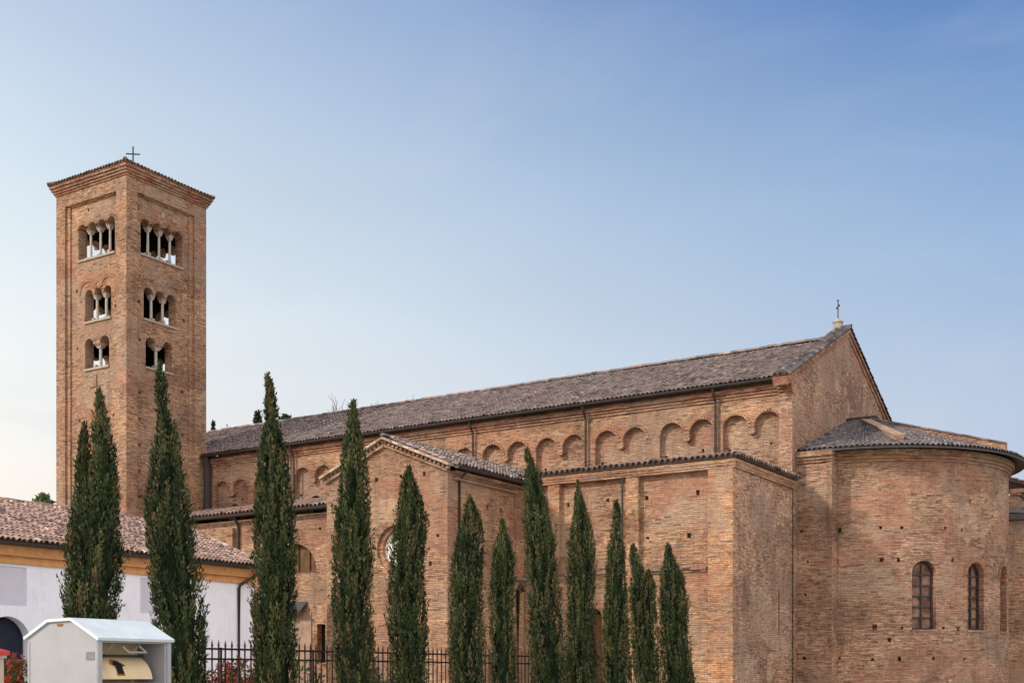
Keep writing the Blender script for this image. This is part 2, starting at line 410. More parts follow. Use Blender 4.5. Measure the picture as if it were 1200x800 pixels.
def inpoly(x, y, P):
    c = False; j = len(P)-1
    for i in range(len(P)):
        xi, yi = P[i]; xj, yj = P[j]
        if (yi > y) != (yj > y) and x < (xj-xi)*(y-yi)/(yj-yi)+xi: c = not c
        j = i
    return c
def area(P): return sum(P[i][0]*P[(i+1) % len(P)][1]-P[(i+1) % len(P)][0]*P[i][1] for i in range(len(P)))/2
def H(poly, depth, back=True, mi=None, sub=(), rmi=None):
    if area(poly) < 0: poly = poly[::-1]
    return dict(p=poly, d=depth, back=back, mi=mi, sub=sub, rmi=rmi)
def panel(mb, pt, outline, holes=(), d=0., mi=0, smooth=False, grid=(), uoff=0.):
    """front face with openings; pt(s,z,depth)->point. Openings get reveals and, if back, a back face (with its own openings)."""
    if area(outline) < 0: outline = outline[::-1]
    vs = []; es = []
    for P in [outline]+[h['p'] for h in holes]:
        k = len(vs); vs += [V(p) for p in P]; es += [(k+i, k+(i+1) % len(P)) for i in range(len(P))]
    for g in grid:
        if inpoly(g[0], g[1], outline) and not any(inpoly(g[0], g[1], h['p']) for h in holes): vs.append(V(g))
    ov, oe, of, *_ = delaunay_2d_cdt(vs, es, [], 0, 1e-5)
    for t in of:
        P = [ov[i] for i in t]
        cx = sum(p.x for p in P)/3; cy = sum(p.y for p in P)/3
        if not inpoly(cx, cy, outline) or any(inpoly(cx, cy, h['p']) for h in holes): continue
        if area([(p.x, p.y) for p in P]) < 0: P = P[::-1]
        mb.face([pt(p.x, p.y, d) for p in P], [(p.x+uoff, p.y) for p in P], mi, smooth)
    for h in holes:
        P = h['p']; m2 = mi if h['rmi'] is None else h['rmi']
        for i in range(len(P)):
            a, b = P[i], P[(i+1) % len(P)]
            mb.face([pt(*b, d), pt(*b, d+h['d']), pt(*a, d+h['d']), pt(*a, d)][::-1],
                    [(b[0]+uoff, b[1]), (b[0]+uoff+h['d'], b[1]), (a[0]+uoff+h['d'], a[1]), (a[0]+uoff, a[1])][::-1], m2)
        if h['back']:
            panel(mb, pt, P, h['sub'], d+h['d'], mi if h['mi'] is None else h['mi'], smooth, [], uoff+.13)

def rect(s0, s1, z0, z1): return [(s0, z0), (s1, z0), (s1, z1), (s0, z1)]
def archp(s0, s1, z0, ztop, n=12, pointed=0.):
    r = (s1-s0)/2; c = (s0+s1)/2; zs = ztop-r
    return [(s0, z0), (s1, z0)]+[(c+r*math.cos(math.pi*i/n), zs+r*math.sin(math.pi*i/n)) for i in range(n+1)]
def circ(c, z, r, n=24): return [(c+r*math.cos(2*math.pi*i/n), z+r*math.sin(2*math.pi*i/n)) for i in range(n)]
def multi(spans, z0, ztop, n=9):
    """row of arches standing on columns: one opening with a scalloped top"""
    P = [(spans[0][0], z0), (spans[-1][1], z0)]
    for s0, s1 in reversed(spans):
        r = (s1-s0)/2; c = (s0+s1)/2
        P += [(c+r*math.cos(math.pi*i/n), ztop-r+r*math.sin(math.pi*i/n)) for i in range(n+1)]
    return P
def putlog(s, z, w=.13, dep=.3):
    w = w*rnd.uniform(.8, 1.2); h = w*rnd.uniform(.85, 1.25); j = lambda: rnd.uniform(-.02, .02)
    return H([(s-w/2+j(), z-h/2+j()), (s+w/2+j(), z-h/2+j()), (s+w/2+j(), z+h/2+j()), (s-w/2+j(), z+h/2+j())], dep)
def north(v): return lambda s, z, d: V((s, v+d, z))           # wall facing -y (the viewer), s = x
def east(u): return lambda s, z, d: V((u-d, s, z))            # wall facing +x, s = y
def south(v): return lambda s, z, d: V((-s, v-d, z))          # s = -x
def west(u): return lambda s, z, d: V((u+d, -s, z))           # s = -y

PROF = [(0, 0.), (.18, .045), (.36, .078), (.64, .078), (.82, .045)]
def tiles(mb, pos, s0, s1, trange, w=.23, course=.36, mi=0, seed=1, amp=1., jit=1., dmi=1):
    """rows of half-round tiles; pos(s,t,h) -> point, trange(s) -> (t0,t1)"""
    rg = random.Random(seed); n = max(1, round((s1-s0)/w)); w = (s1-s0)/n
    for i in range(n):
        a = s0+i*w; tr = trange(a+w/2)
        if tr is None or tr[1]-tr[0] < .05: continue
        t = tr[0]+rg.uniform(-.015, .015)*jit; prev = None
        while t < tr[1]-.02:
            te = min(t+course*rg.uniform(.93, 1.07), tr[1]+.02)
            lift = (.035+rg.uniform(0, .02)*jit); hb = rg.uniform(-.008, .012)*jit; so = rg.uniform(-.014, .014)*jit
            tint = min(1, max(0, rg.gauss(.48, .25)))
            pr = [(f, h*amp) for f, h in PROF]+[(1., 0.)]
            lo = [pos(a+f*w+so, t, h+lift+hb) for f, h in pr]; hi = [pos(a+f*w+so, te, h+hb) for f, h in pr]
            for k in range(5):
                mb.face([lo[k], lo[k+1], hi[k+1], hi[k]], None, mi, False, tint)
            base = [pos(a+f*w+so, t, -.02) for f, h in pr]
            if prev is None:        # first-row ends: thin rim, the hollow's shade painted as a dark face
                mid = [pos(a+f*w+so, t, max(-.02, h+lift+hb-.03)) for f, h in pr]
                ins = [pos(a+f*w+so, t+.10, max(-.02, h+lift+hb-.03)) for f, h in pr]
                for k in range(5):
                    mb.face([mid[k], mid[k+1], lo[k+1], lo[k]], None, mi, False, tint)
                    mb.face([mid[k+1], mid[k], ins[k], ins[k+1]], None, mi, False, tint)
                bk = [pos(a+f*w+so, t+.09, -.02) for f, h in pr]
                for k in range(5): mb.face([bk[k], bk[k+1], ins[k+1], ins[k]], None, dmi, False, 0)
                prev = 1
            else:
                for k in range(5): mb.face([base[k], base[k+1], lo[k+1], lo[k]], None, mi, False, tint*.7)
            t = te
def plane_pos(O, A, B):
    O = V(O); A = V(A).normalized(); B = V(B).normalized(); N = A.cross(B).normalized()
    if N.z < 0: N = -N
    return lambda s, t, h: O+A*s+B*t+N*h
def trange_poly(P):
    def f(s):
        ts = []
        for i in range(len(P)):
            (x0, y0), (x1, y1) = P[i], P[(i+1) % len(P)]
            if (x0 <= s < x1) or (x1 <= s < x0): ts.append(y0+(y1-y0)*(s-x0)/(x1-x0))
        return (min(ts), max(ts)) if len(ts) >= 2 else None
    return f
def roof_plane(mb, c0, c1, t1, t0, w=.23, mi=0, smi=1, thick=.1, seed=1, amp=1.):
    """tiled plane: eave c0->c1, top edge t0 (above c0) -> t1 (above c1)"""
    c0, c1, t0, t1 = map(V, (c0, c1, t0, t1))
    A = (c1-c0).normalized(); n = A.cross(t0-c0).normalized()
    B = n.cross(A).normalized()
    if B.z < 0: B = -B
    pos = plane_pos(c0, A, B)
    q = [((p-c0).dot(A), (p-c0).dot(B)) for p in (c0, c1, t1, t0)]
    smin = min(p[0] for p in q); smax = max(p[0] for p in q)
    tiles(mb, pos, smin, smax, trange_poly(q), w, .36, mi, seed, amp)
    N = A.cross(B).normalized();
    if N.z < 0: N = -N
    top = [p-N*.025 for p in (c0+B*.07, c1+B*.07, t1, t0)]; bot = [p-N*(thick*.6+.025) for p in (c0+B*.07, c1+B*.07, t1, t0)]
    mb.face(top, None, smi); mb.face(bot[::-1], None, smi)
    for i in range(4):
        j = (i+1) % 4; mb.face([bot[i], bot[j], top[j], top[i]], None, smi)
def ridge_tiles(mb, a, b, mi=0, r=.13, seed=3, step=.4):
    a, b = V(a), V(b); L = (b-a).length; d = (b-a)/L; n = max(1, int(L/step)); rg = random.Random(seed)
    side = d.cross(V((0, 0, 1))).normalized(); up = side.cross(d).normalized()
    for i in range(n):
        p0 = a+d*(L*i/n); p1 = a+d*(L*(i+1)/n+.05); k0 = r*rg.uniform(1.05, 1.2); k1 = r; tint = min(1, max(0, rg.gauss(.5, .25)))
        jx = rg.uniform(-.02, .02); jz = rg.uniform(-.015, .02)
        q0 = [p0+side*(math.cos(x)*k0+jx)+up*(math.sin(x)*k0+jz) for x in [math.pi*j/6 for j in range(7)]]
        q1 = [p1+side*(math.cos(x)*k1+jx)+up*(math.sin(x)*k1+jz) for x in [math.pi*j/6 for j in range(7)]]
        for j in range(6): mb.face([q0[j], q1[j], q1[j+1], q0[j+1]], None, mi, False, tint)
        mb.face(q0, None, mi, False, tint)
def half_gutter(mb, a, b, r=.11, mi=0):
    a, b = V(a), V(b); d = (b-a).normalized(); side = d.cross(V((0, 0, 1))).normalized()
    f = lambda p, x, rr: p+side*math.cos(x)*rr+V((0, 0, -1))*math.sin(x)*rr
    A = [math.pi*j/8 for j in range(9)]
    for rr, flip in ((r, 0), (r-.012, 1)):
        for j in range(8):
            q = [f(a, A[j], rr), f(b, A[j], rr), f(b, A[j+1], rr), f(a, A[j+1], rr)]
            mb.face(q[::-1] if flip else q, None, mi, True)
    for x in (0, math.pi):
        mb.face([f(a, x, r), f(b, x, r), f(b, x, r-.012), f(a, x, r-.012)], None, mi)
    for p in (a, b):
        for j in range(8): mb.face([p, f(p, A[j], r), f(p, A[j+1], r)], None, mi)
def obj1(name, mats, parent, fn, **k):
    m = MB(); fn(m); return m.build(name, mats, parent, **k)

# ------------------------------------------------------------------ ground
def hill_h(x, y):
    # terrain rises gently far behind the church
    fx, fy = -.539, .842
    dpt = x*fx+y*fy
    k = min(1, max(0, (dpt-115)/60)); k = k*k*(3-2*k)
    return 14*k*(0.8+.2*math.sin(x*.021+y*.013))
g = MB()
xs = [-3000, -1200, -600]+[-400+20*i for i in range(41)]+[600, 1200, 3000]
ys = [-3000, -800, -200, -60]+[20*i for i in range(-2, 26)]+[700, 1200, 3000]
for i in range(len(xs)-1):
    for j in range(len(ys)-1):
        q = [(xs[i], ys[j]), (xs[i+1], ys[j]), (xs[i+1], ys[j+1]), (xs[i], ys[j+1])]
        g.face([(x, y, hill_h(x, y)) for x, y in q], None, 0, True)
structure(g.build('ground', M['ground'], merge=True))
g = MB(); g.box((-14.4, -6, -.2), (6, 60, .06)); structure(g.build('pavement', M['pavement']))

# ------------------------------------------------------------------ church
ch = thing('church', (-30, 53, 0), 'long brick church with tiled gable roof, blind arcade and round apse', 'church')
VN, VS, UE, UW = 53.35, 69.25, -19.1, -66.0
# --- nave wall with the blind arcade (pairs of arches sharing a hanging corbel)
bays = [-21.1, -24.33, -27.85, -31.27, -34.57, -37.9, -41.2, -44.5, -47.75, -51.0, -54.25]
def nave(m):
    hs = []
    for i, c in enumerate(bays):
        zt = 13.57 - (.0 if i < 9 else .12*(i-8))
        r = .62; zs = zt-r; k = .155
        P = [(c-.775-r, 9.0), (c+.775+r, 9.0)]
        P += [(c+.775+r*math.cos(math.pi*a/12), zs+r*math.sin(math.pi*a/12)) for a in range(13)]
        P += [(c+k, zs-.16), (c+.2, zs-.2), (c+.1, zs-.32), (c-.1, zs-.32), (c-.2, zs-.2), (c-k, zs-.16)]
        P += [(c-.775+r*math.cos(math.pi*a/12), zs+r*math.sin(math.pi*a/12)) for a in range(13)]
        sub = [H(archp(c-.5, c+.5, 9.6, 11.93), .35, True, 1)] if i > 0 else []
        for s, z in ((c-1.05, 12.02), (c+.75, 12.15)):
            if rnd.random() < .75: sub.append(putlog(s+rnd.uniform(-.15, .15), z))
        hs.append(H(P, .27, True, 3, sub))
    panel(m, north(VN), rect(UW, UE, 0, 14.9), hs)
    panel(m, west(UW), [(-VS, 0), (-VN, 0), (-VN, 14.9), (-61.3, 18.2), (-VS, 14.9)])
    panel(m, south(VS), rect(-UE, -UW, 0, 14.9))
    # thin archivolts of bricks on edge round each arch
    for i, c in enumerate(bays):
        zt = 13.57 - (.0 if i < 9 else .12*(i-8))
        for sx in (-.775, .775):
            for a in range(14):
                t = math.pi*(a+.5)/14
                if rnd.random() < .12: continue
                p = V((c+sx+.70*math.cos(t), VN-.002, zt-.62+.70*math.sin(t)))
                m.obox(p, V((math.cos(t), 0, math.sin(t)))*.075, V((0, .03, 0)), V((-math.sin(t), 0, math.cos(t)))*.066, 0)
obj1('nave_wall', [M['brick'], M['black'], M['brick_red'], M['brick_apse']], ch, nave)
def ncor(m):
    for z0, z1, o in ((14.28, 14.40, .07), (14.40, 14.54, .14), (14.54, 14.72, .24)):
        m.box((-56.3, VN-o, z0), (UE-.62, VN+.1, z1), 1 if z0 > 14.3 else 0)  # upper courses in darker red brick: soffit shade put into the colour
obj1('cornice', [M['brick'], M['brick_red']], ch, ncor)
# east gable wall
def gab(m):
    ol = [(VN, 0), (VS, 0), (VS, 15.0), (61.3, 18.75), (VN, 15.0)]
    hs = [putlog(55+rnd.uniform(-.3, .3)+2.4*k, z) for z in (13.0, 15.2) for k in range(1, 6)]
    panel(m, east(UE), ol, hs)
    panel(m, north(VN-.12), rect(UE-.62, UE, 0, 14.2)); panel(m, east(UE), rect(VN-.12, VN, 0, 14.2))
    m.face([(UE-.62, VN-.12, 0), (UE-.62, VN, 0), (UE-.62, VN, 14.2), (UE-.62, VN-.12, 14.2)])
    m.face([(UE-.58, VN, 0), (UE-.58, VS, 0), (UE-.58, VS, 15.0), (UE-.58, 61.3, 18.75), (UE-.58, VN, 15.0)])
obj1('gable_wall', M['brick_rough'], ch, gab)
for yy, sg in ((VN, -1), (VS, 1)):
    def corb(m):
        for k in range(5):
            o = .12+.08*k
            m.box((UE-.63-.02*k, yy+sg*o, 14.2+.13*k), (UE+.03, yy-sg*.2, 14.2+.13*(k+1)))
    obj1('corbel', M['brick_red'], ch, corb)
# gable coping (raised strip of tiles on a red brick edge)
def cop(m):
    for sg in (1, -1):
        y0 = 61.3-sg*8.95; a = V((UE-.6, y0, 14.86)); top = V((UE-.6, 61.3, 19.05))
        d = (top-a).normalized(); n = V((0, -d.z*sg, abs(d.y)))
        # red brick band under the tiles, standing proud of the gable wall
        for (o, h0, h1) in ((.05, -.42, -.2), (.13, -.2, -.05)):
            q = [V((UE+o, y0, 14.86))+n*h0, V((UE+o, 61.3, 19.05))+V((0, 0, h0/abs(d.y)*1.0)), V((UE+o, 61.3, 19.05))+V((0, 0, h1/abs(d.y)*1.0)), V((UE+o, y0, 14.86))+n*h1]
            b = [V((UE-.63, p.y, p.z)) for p in q]
            m.face(q, [(p.y*1.1, p.z) for p in q], 1); m.face(b[::-1], None, 1)
            for i in range(4): m.face([q[i], b[i], b[(i+1) % 4], q[(i+1) % 4]], None, 1)
        pos = plane_pos(a, (1, 0, 0), top-a)
        tiles(m, pos, 0, .8, lambda s: (0, (top-a).length), .266, .4, 0, 11, 1.7)
    ridge_tiles(m, (UE-.65, 61.3, 19.1), (UE+.15, 61.3, 19.1), 0)
obj1('gable_coping', [M['tile_dark'], M['brick_red']], ch, cop)
# main roof
def nroof(m):
    roof_plane(m, (UW, VN-.42, 14.98), (UE-.61, VN-.42, 14.98), (UE-.61, 61.3, 18.62), (UW, 61.3, 18.55), .235, 0, 1, .12, 21)
    roof_plane(m, (UW, VS+.42, 14.98), (UE-.61, VS+.42, 14.98), (UE-.61, 61.3, 18.62), (UW, 61.3, 18.55), .47, 0, 1, .12, 22)
    ridge_tiles(m, (UW, 61.3, 18.6), (UE-.61, 61.3, 18.66), 0, .14)
obj1('nave_roof', [M['tile'], M['soffit']], ch, nroof)
obj1('gutter', M['gutter'], ch, lambda m: half_gutter(m, (-56.3, VN-.5, 14.93), (UE-.72, VN-.5, 14.93), .13))
for u, r in ((-22.79, .065), (-29.69, .06), (-36.46, .06), (-49.5, .06), (-49.05, .06), (-55.95, .2)):
    def dp(m):
        v = VN-.1-r
        m.tube([(u, VN-.5, 14.82), (u, VN-.42, 14.6), (u, v, 14.25), (u, v, 10.6 if u < -40 else 10.9)], r, 8)
        for z in (13.6, 12.1): m.tube([(u, v, z), (u, v, z+.06)], r+.02, 8)
    obj1('downpipe', M['dark_metal'], ch, dp)
# cross on the gable
def pin(m):
    m.lathe((UE-.5, 61.3, 18.95), [(.26, 0), (.24, .42), (.28, .44), (.28, .5), (.16, .54), (.1, .66)], 10)
pd = obj1('pedestal', M['sill'], ch, pin)
def crs(m):
    x, y, z = UE-.5, 61.3, 19.55
    m.tube([(x, y, z), (x, y, z+.98)], .03, 6)
    m.tube([(x+.12, y-.19, z+.66), (x-.12, y+.19, z+.66)], .028, 6)
    for p in ((x, y, z+.98), (x+.12, y-.19, z+.66), (x-.12, y+.19, z+.66)): m.lathe((p[0], p[1], p[2]-.05), [(.02, 0), (.055, .05), (.02, .1)], 6)
obj1('cross', M['dark_metal'], pd, crs)

# --- north aisle
VA = 46.6
def ares(m):
    hs = [putlog(s, z, .17) for s, z in ((-26.88, 9.03), (-24.93, 9.07), (-23.07, 9.03), (-20.75, 9.07), (-23.03, 7.34), (-21.15, 7.34), (-26.9, 7.3))]
    hs.append(H(archp(-25.95, -25.15, .2, 4.42), .3, True, 1, rmi=2))
    panel(m, north(VA), rect(-29.15, UE-1.08, 0, 9.95), hs)
obj1('aisle_wall', [M['brick'], M['black'], M['brick_red']], ch, ares)
def aew(m):
    hs = [H(rect(51.45, 51.62, 3.3, 5.3), .3)]+[putlog(s, z) for s, z in ((48.2, 8.2), (51, 7.0), (49.5, 5.8))]
    panel(m, east(UE), rect(VA, VN, 0, 10.0), hs)
obj1('aisle_end_wall', M['brick_rough'], ch, aew)
for a, b in ((-27.79, -27.22), (-23.95, -23.35), (UE-1.08, UE-.003)):
    def pil(m):
        w = (b == UE-.003); v = VA-(.27 if w else .22)
        panel(m, north(v), rect(a, b, 0, 9.95))
        m.face([(a, VA, 0), (a, v, 0), (a, v, 9.95), (a, VA, 9.95)][::-1], None)
        m.face([(b, v, 0), (b, VA+(.0 if w else 0), 0), (b, VA, 9.95), (b, v, 9.95)], None)
    obj1('pilaster', M['brick_pil'], ch, pil)
def low(m):
    # thicker lower wall with an opening over the arched doorway
    panel(m, north(VA-.19), rect(-29.15, UE-1.083, 0, 5.9), [H(archp(-26.0, -25.1, .15, 4.47), .187, False, rmi=1)])
    m.face([(-29.15, VA-.19, 5.9), (UE-1.083, VA-.19, 5.9), (UE-1.083, VA, 5.9), (-29.15, VA, 5.9)])
obj1('lower_wall', [M['brick'], M['brick_red']], ch, low)
def strg(m):
    for x0, x1 in ((-29.0, -23.97), (-23.33, -20.25)):
        n = int((x1-x0)/.34); w = (x1-x0)/n
        for i in range(n):
            x = x0+i*w; z = 6.0+rnd.uniform(-.015, .015)
            m.box((x+.006, VA-.33+rnd.uniform(-.02, .02), z-.10), (x+w-.006, VA-.01, z), 0, rnd.random())
        m.box((x0+.02, VA-.26, 5.80), (x1-.02, VA-.005, 5.895), 1)
obj1('string_course', [M['tile'], M['brick']], ch, strg)
obj1('door', M['wood'], ch, lambda m: m.box((-25.9, VA+.18, .2), (-25.2, VA+.24, 4.2)))
def acor(m):
    for z0, z1, o in ((9.93, 10.03, .28), (10.03, 10.13, .31), (10.13, 10.27, .34)):
        m.box((-29.15, VA-o, z0), (UE+o-.18, VA+.2, z1)); m.box((UE-.5, VA+.2, z0), (UE+o-.18, VN, z1))
obj1('aisle_cornice', M['brick'], ch, acor)
def arf(m):
    e = (UE+.3, VA-.45, 10.36)
    roof_plane(m, (-29.2, VA-.45, 10.36), e, (UE-5.2, VN, 11.55), (-29.2, VN, 11.55), .27, 0, 1, .08, 31, 1.6)
    roof_plane(m, e, (UE+.3, VN, 10.36), (UE-5.2, VN, 11.55), (UE-5.2, VN, 11.55), .27, 0, 1, .08, 32, 1.6)
    ridge_tiles(m, e, (UE-5.2, VN, 11.6), 0, .11)
obj1('aisle_roof', [M['tile'], M['soffit']], ch, arf)
obj1('aisle_downpipe', M['dark_metal'], ch, lambda m: m.tube([(-24.08, VA-.27, 9.9), (-24.08, VA-.27, 6.0)], .045, 8))
# --- west part of the aisle
def wres(m):
    n = 20; c = -42.95; r = 1.53
    lun = [(c+r*math.cos(math.pi*i/n), 6.72+r*math.sin(math.pi*i/n)) for i in range(n+1)]
    hs = [H(lun, .45, True, 1, rmi=2), H(rect(-41.4, -40.86, 2.2, 4.12), .35, True, 1), putlog(-41.2, 8.9, .18), putlog(-45, 8.9)]
    panel(m, north(VA), rect(-56.2, -35.6, 0, 9.7), hs)
obj1('west_aisle_wall', [M['brick'], M['black'], M['brick_red']], ch, wres)
def lun_(m):
    c = -42.95
    pts = [(c+1.5*math.cos(math.pi*i/16), 6.72+1.5*math.sin(math.pi*i/16)) for i in range(17)]
    panel(m, north(VA+.36), pts)
lw = obj1('lunette_window', M['lunette'], ch, lun_)
def lfr(m):
    for x in (-43.7, -42.95, -42.2): m.box((x-.05, VA+.28, 6.73), (x+.05, VA+.352, 8.0 if x != -42.95 else 8.15))
    m.box((-44.35, VA+.29, 6.73), (-41.55, VA+.352, 6.83))
obj1('mullion', M['wood'], lw, lfr)
def wpil(m):
    panel(m, north(VA-.2), rect(-47.9, -47.1, 0, 9.3))
    for a in (-47.9, -47.1): m.face([(a, VA, 0), (a, VA-.2, 0), (a, VA-.2, 9.3), (a, VA, 9.3)])
    m.face([(-47.9, VA, 9.3), (-47.1, VA, 9.3), (-47.1, VA-.2, 9.3), (-47.9, VA-.2, 9.3)])
obj1('pilaster', M['brick_pil'], ch, wpil)
obj1('aisle_downpipe', M['dark_metal'], ch, lambda m: m.tube([(-46.78, VA-.45, 9.9), (-46.78, VA-.1, 9.4), (-46.78, VA-.1, 6)], .07, 8))
def wroof(m):
    roof_plane(m, (-56.25, VA-.4, 10.0), (-35.6, VA-.4, 10.0), (-35.6, VN, 11.6), (-56.25, VN, 11.6), .27, 0, 1, .08, 33, 1.5)
obj1('west_aisle_roof', [M['tile_tan'], M['soffit']], ch, wroof)
obj1('gutter', M['gutter'], ch, lambda m: half_gutter(m, (-56.2, VA-.47, 9.93), (-35.62, VA-.47, 9.93), .12))
obj1('plaster_panel', M['plaster_dirty'], ch, lambda m: m.box((-43.6, VA-.05, 0), (-41.75, VA+.01, 4.75)))
def hood(m):
    m.face([(-43.6, VA-.55, 4.78), (-42.05, VA-.55, 4.78), (-42.05, VA, 5.3), (-43.6, VA, 5.3)])
    m.face([(-43.6, VA-.55, 4.70), (-42.05, VA-.55, 4.70), (-42.05, VA, 5.2), (-43.6, VA, 5.2)][::-1])
    m.face([(-43.6, VA-.55, 4.70), (-42.05, VA-.55, 4.70), (-42.05, VA-.55, 4.78), (-43.6, VA-.55, 4.78)])
    m.face([(-42.05, VA-.55, 4.70), (-42.05, VA, 5.2), (-42.05, VA, 5.3), (-42.05, VA-.55, 4.78)])
obj1('door_hood', M['tile_dark'], ch, hood)

# --- gabled side chapel
VC, CW, CE = 40.7, -35.6, -29.15
def chap(m):
    cm = (CW+CE)/2
    hs = [putlog(s, z, .17) for s, z in ((-32.85, 9.84), (-31.53, 9.87), (-30.33, 9.87), (-29.65, 7.29), (-30.02, 6.16), (-34.6, 7.2))]
    hs += [H(circ(-31.84, 6.89, .98, 28), .12, True, 1, [H(circ(-31.84, 6.89, .76, 28), .22, False, rmi=1)], rmi=1)]
    panel(m, north(VC), [(CW, 0), (CE, 0), (CE, 9.95), (cm, 11.3), (CW, 9.95)], hs)
    panel(m, east(CE), rect(VC, VN, 0, 9.95), [putlog(s, z, .15) for s, z in ((43.62, 8.74), (44.69, 8.72), (42.21, 8.8), (44.2, 6.4))])
    panel(m, west(CW), rect(-VN, -VC, 0, 9.95))
obj1('chapel_wall', [M['brick'], M['brick_red']], ch, chap)
oc = obj1('oculus', M['oculus'], ch, lambda m: panel(m, north(VC+.3), circ(-31.84, 6.89, .77, 24)))
def cpil(m):
    panel(m, east(CE+.12), rect(45.75, VA-.22, 0, 9.9))
    m.face([(CE, 45.75, 0), (CE+.12, 45.75, 0), (CE+.12, 45.75, 9.9), (CE, 45.75, 9.9)]); m.face([(CE, 45.75, 9.9), (CE+.12, 45.75, 9.9), (CE+.12, VA-.22, 9.9), (CE, VA-.22, 9.9)])
obj1('pilaster', M['brick_pil'], ch, cpil)
def ccop(m):
    cm = (CW+CE)/2
    for sg in (-1, 1):
        a = V((cm+sg*3.45, VC, 10.12)); b = V((cm, VC, 11.52))
        d = (b-a).normalized(); n = V((-d.z*(1 if sg < 0 else -1), 0, abs(d.x)))
        if n.z < 0: n = -n
        L = (b-a).length
        k = int(L/.3)
        for i in range(k):   # tile ends laid along the verge
            c = a+d*(L*(i+.5)/k)
            m.obox(c+V((0, -.02, 0))+n*(.0+rnd.uniform(-.01, .01)), d*(L/k/2-.008), V((0, .26, 0)), n*.045, 0, rnd.random())
        k2 = int(L/.22)
        for i in range(k2):  # dentils
            c = a+d*(L*(i+.5)/k2)-n*.14
            m.obox(c+V((0, -.04, 0)), d*.065, V((0, .08, 0)), n*.06, 1)
        m.obox(a+d*L/2-n*.265+V((0, -.03, 0)), d*(L/2-.1), V((0, .09, 0)), n*.05, 1)
obj1('gable_coping', [M['tile_coping'], M['brick']], ch, ccop)
def croof(m):
    cm = (CW+CE)/2
    for sg, sd_ in ((1, 41), (-1, 42)):
        roof_plane(m, (cm+sg*3.6, VC+.15, 10.1), (cm+sg*3.6, VN, 10.1), (cm, VN, 11.6), (cm, VC+.15, 11.6), .25, 0, 1, .08, sd_, 1.4)
    ridge_tiles(m, (cm, VC-.2, 11.62), (cm, VN, 11.62), 0, .12)
obj1('chapel_roof', [M['tile'], M['soffit']], ch, croof)
obj1('gutter', M['gutter'], ch, lambda m: half_gutter(m, (CE+.5, VC-.05, 10.06), (CE+.5, VA-.55, 10.06), .12))
obj1('downpipe', M['dark_metal'], ch, lambda m: m.tube([(CE+.45, 41.47, 9.95), (CE+.07, 41.47, 9.6), (CE+.07, 41.47, .1)], .05, 8))
def ccorn(m):
    for z0, z1, o in ((9.72, 9.82, .09), (9.82, 9.96, .18)): m.box((CE-.1, VC+.4, z0), (CE+o, VA-.25, z1))
    y = VC+.5
    while y < VA-.4: m.obox((CE+.06, y, 9.64), V((.07, .07, 0)), V((-.05, .05, 0)), V((0, 0, .05))); y += .24
obj1('chapel_cornice', M['brick'], ch, ccorn)
def cbase(m):
    m.box((CE-.05, 44.9, 5.75), (CE+.32, VA-.34, 5.9), 1); m.box((CE-.05, 44.95, 0), (CE+.2, VA-.36, 5.748), 0)
obj1('lower_wall', [M['brick'], M['tile_coping']], ch, cbase)
obj1('downpipe', M['dark_metal'], ch, lambda m: m.tube([(CE+.3, 46.05, 5.3), (CE+.3, 45.85, 5.55), (CE+.3, 45.6, 5.3), (CE+.3, 45.6, .1)], .09, 8))

# --- apse
AC = V((-18.3, 61.3, 0)); AR = 6.74
def apt(s, z, d):
    a = s/AR; r = AR-d
    return V((AC.x+r*math.cos(a), AC.y+r*math.sin(a), z))
AW = [-50.7, -26.6, -3.5, 20.5, 44.5]
def rad(d): return R(d)*AR
def apse(m):
    hs = []
    for a in AW:
        w = .56
        hs.append(H(archp(rad(a)-w, rad(a)+w, 3.62, 6.68, 14), .42, False, rmi=2))
    for a, z in ((-82.3, 8.11), (-67.1, 8.16), (-59.3, 8.15), (-41.8, 8.15), (-34.1, 8.12), (-18, 8.07), (-83.4, 6.69), (-66.8, 6.73), (-60.4, 6.72), (-38.6, 6.74), (-14.2, 6.67),
                 (-83.9, 3.75), (-69.3, 3.73), (-59.1, 3.69), (-42.6, 3.68), (-36, 3.66), (-63.8, 3.14), (-82.3, 2.35), (-70.1, 2.27), (-60.1, 2.31), (-47, 2.33), (-33, 2.3), (-16, 8.86), (-30, 9.4), (-12, 10.0), (-10, 8.1)):
        hs.append(putlog(rad(a), z, .20 if (a, z) == (-69.3, 3.73) else .14))
    grid = [(rad(a)+.017, z+.013) for a in range(-88, 90, 4) for z in (.5, 2, 3, 4.4, 5.6, 7.3, 9, 10.3)]
    ol = [(rad(a), 0) for a in range(-92, 93, 4)]+[(rad(a), 11.3) for a in range(92, -93, -4)]
    panel(m, apt, ol, hs, 0, 0, True, grid)
    for a in AW:      # voussoirs
        for k in range(16):
            t = math.pi*(k+.5)/16
            s = rad(a)+.70*math.cos(t); z = 6.12+.70*math.sin(t)
            c = apt(s, z, .01); an = s/AR
            ta = V((-math.sin(an), math.cos(an), 0)); no_ = V((math.cos(an), math.sin(an), 0))
            m.obox(c, (ta*math.cos(t)+V((0, 0, 1))*math.sin(t))*.125, no_*.03, (V((0, 0, 1))*math.cos(t)-ta*math.sin(t))*.062, 1 if a == AW[0] else 2)
obj1('apse_wall', [M['brick_apse'], M['brick'], M['brick_red']], ch, apse)
def apier(m):
    panel(m, north(53.85), rect(UE, -17.5, 0, 11.3), [putlog(s, z, .14) for s, z in ((-18.9, 8.08), (-18.6, 6.7), (-18.72, 5.21), (-18.77, 2.35))])
    m.face([(-17.5, 53.85, 0), (-17.5, 55.2, 0), (-17.5, 55.2, 11.3), (-17.5, 53.85, 11.3)])
obj1('apse_pier', M['brick_apse'], ch, apier)
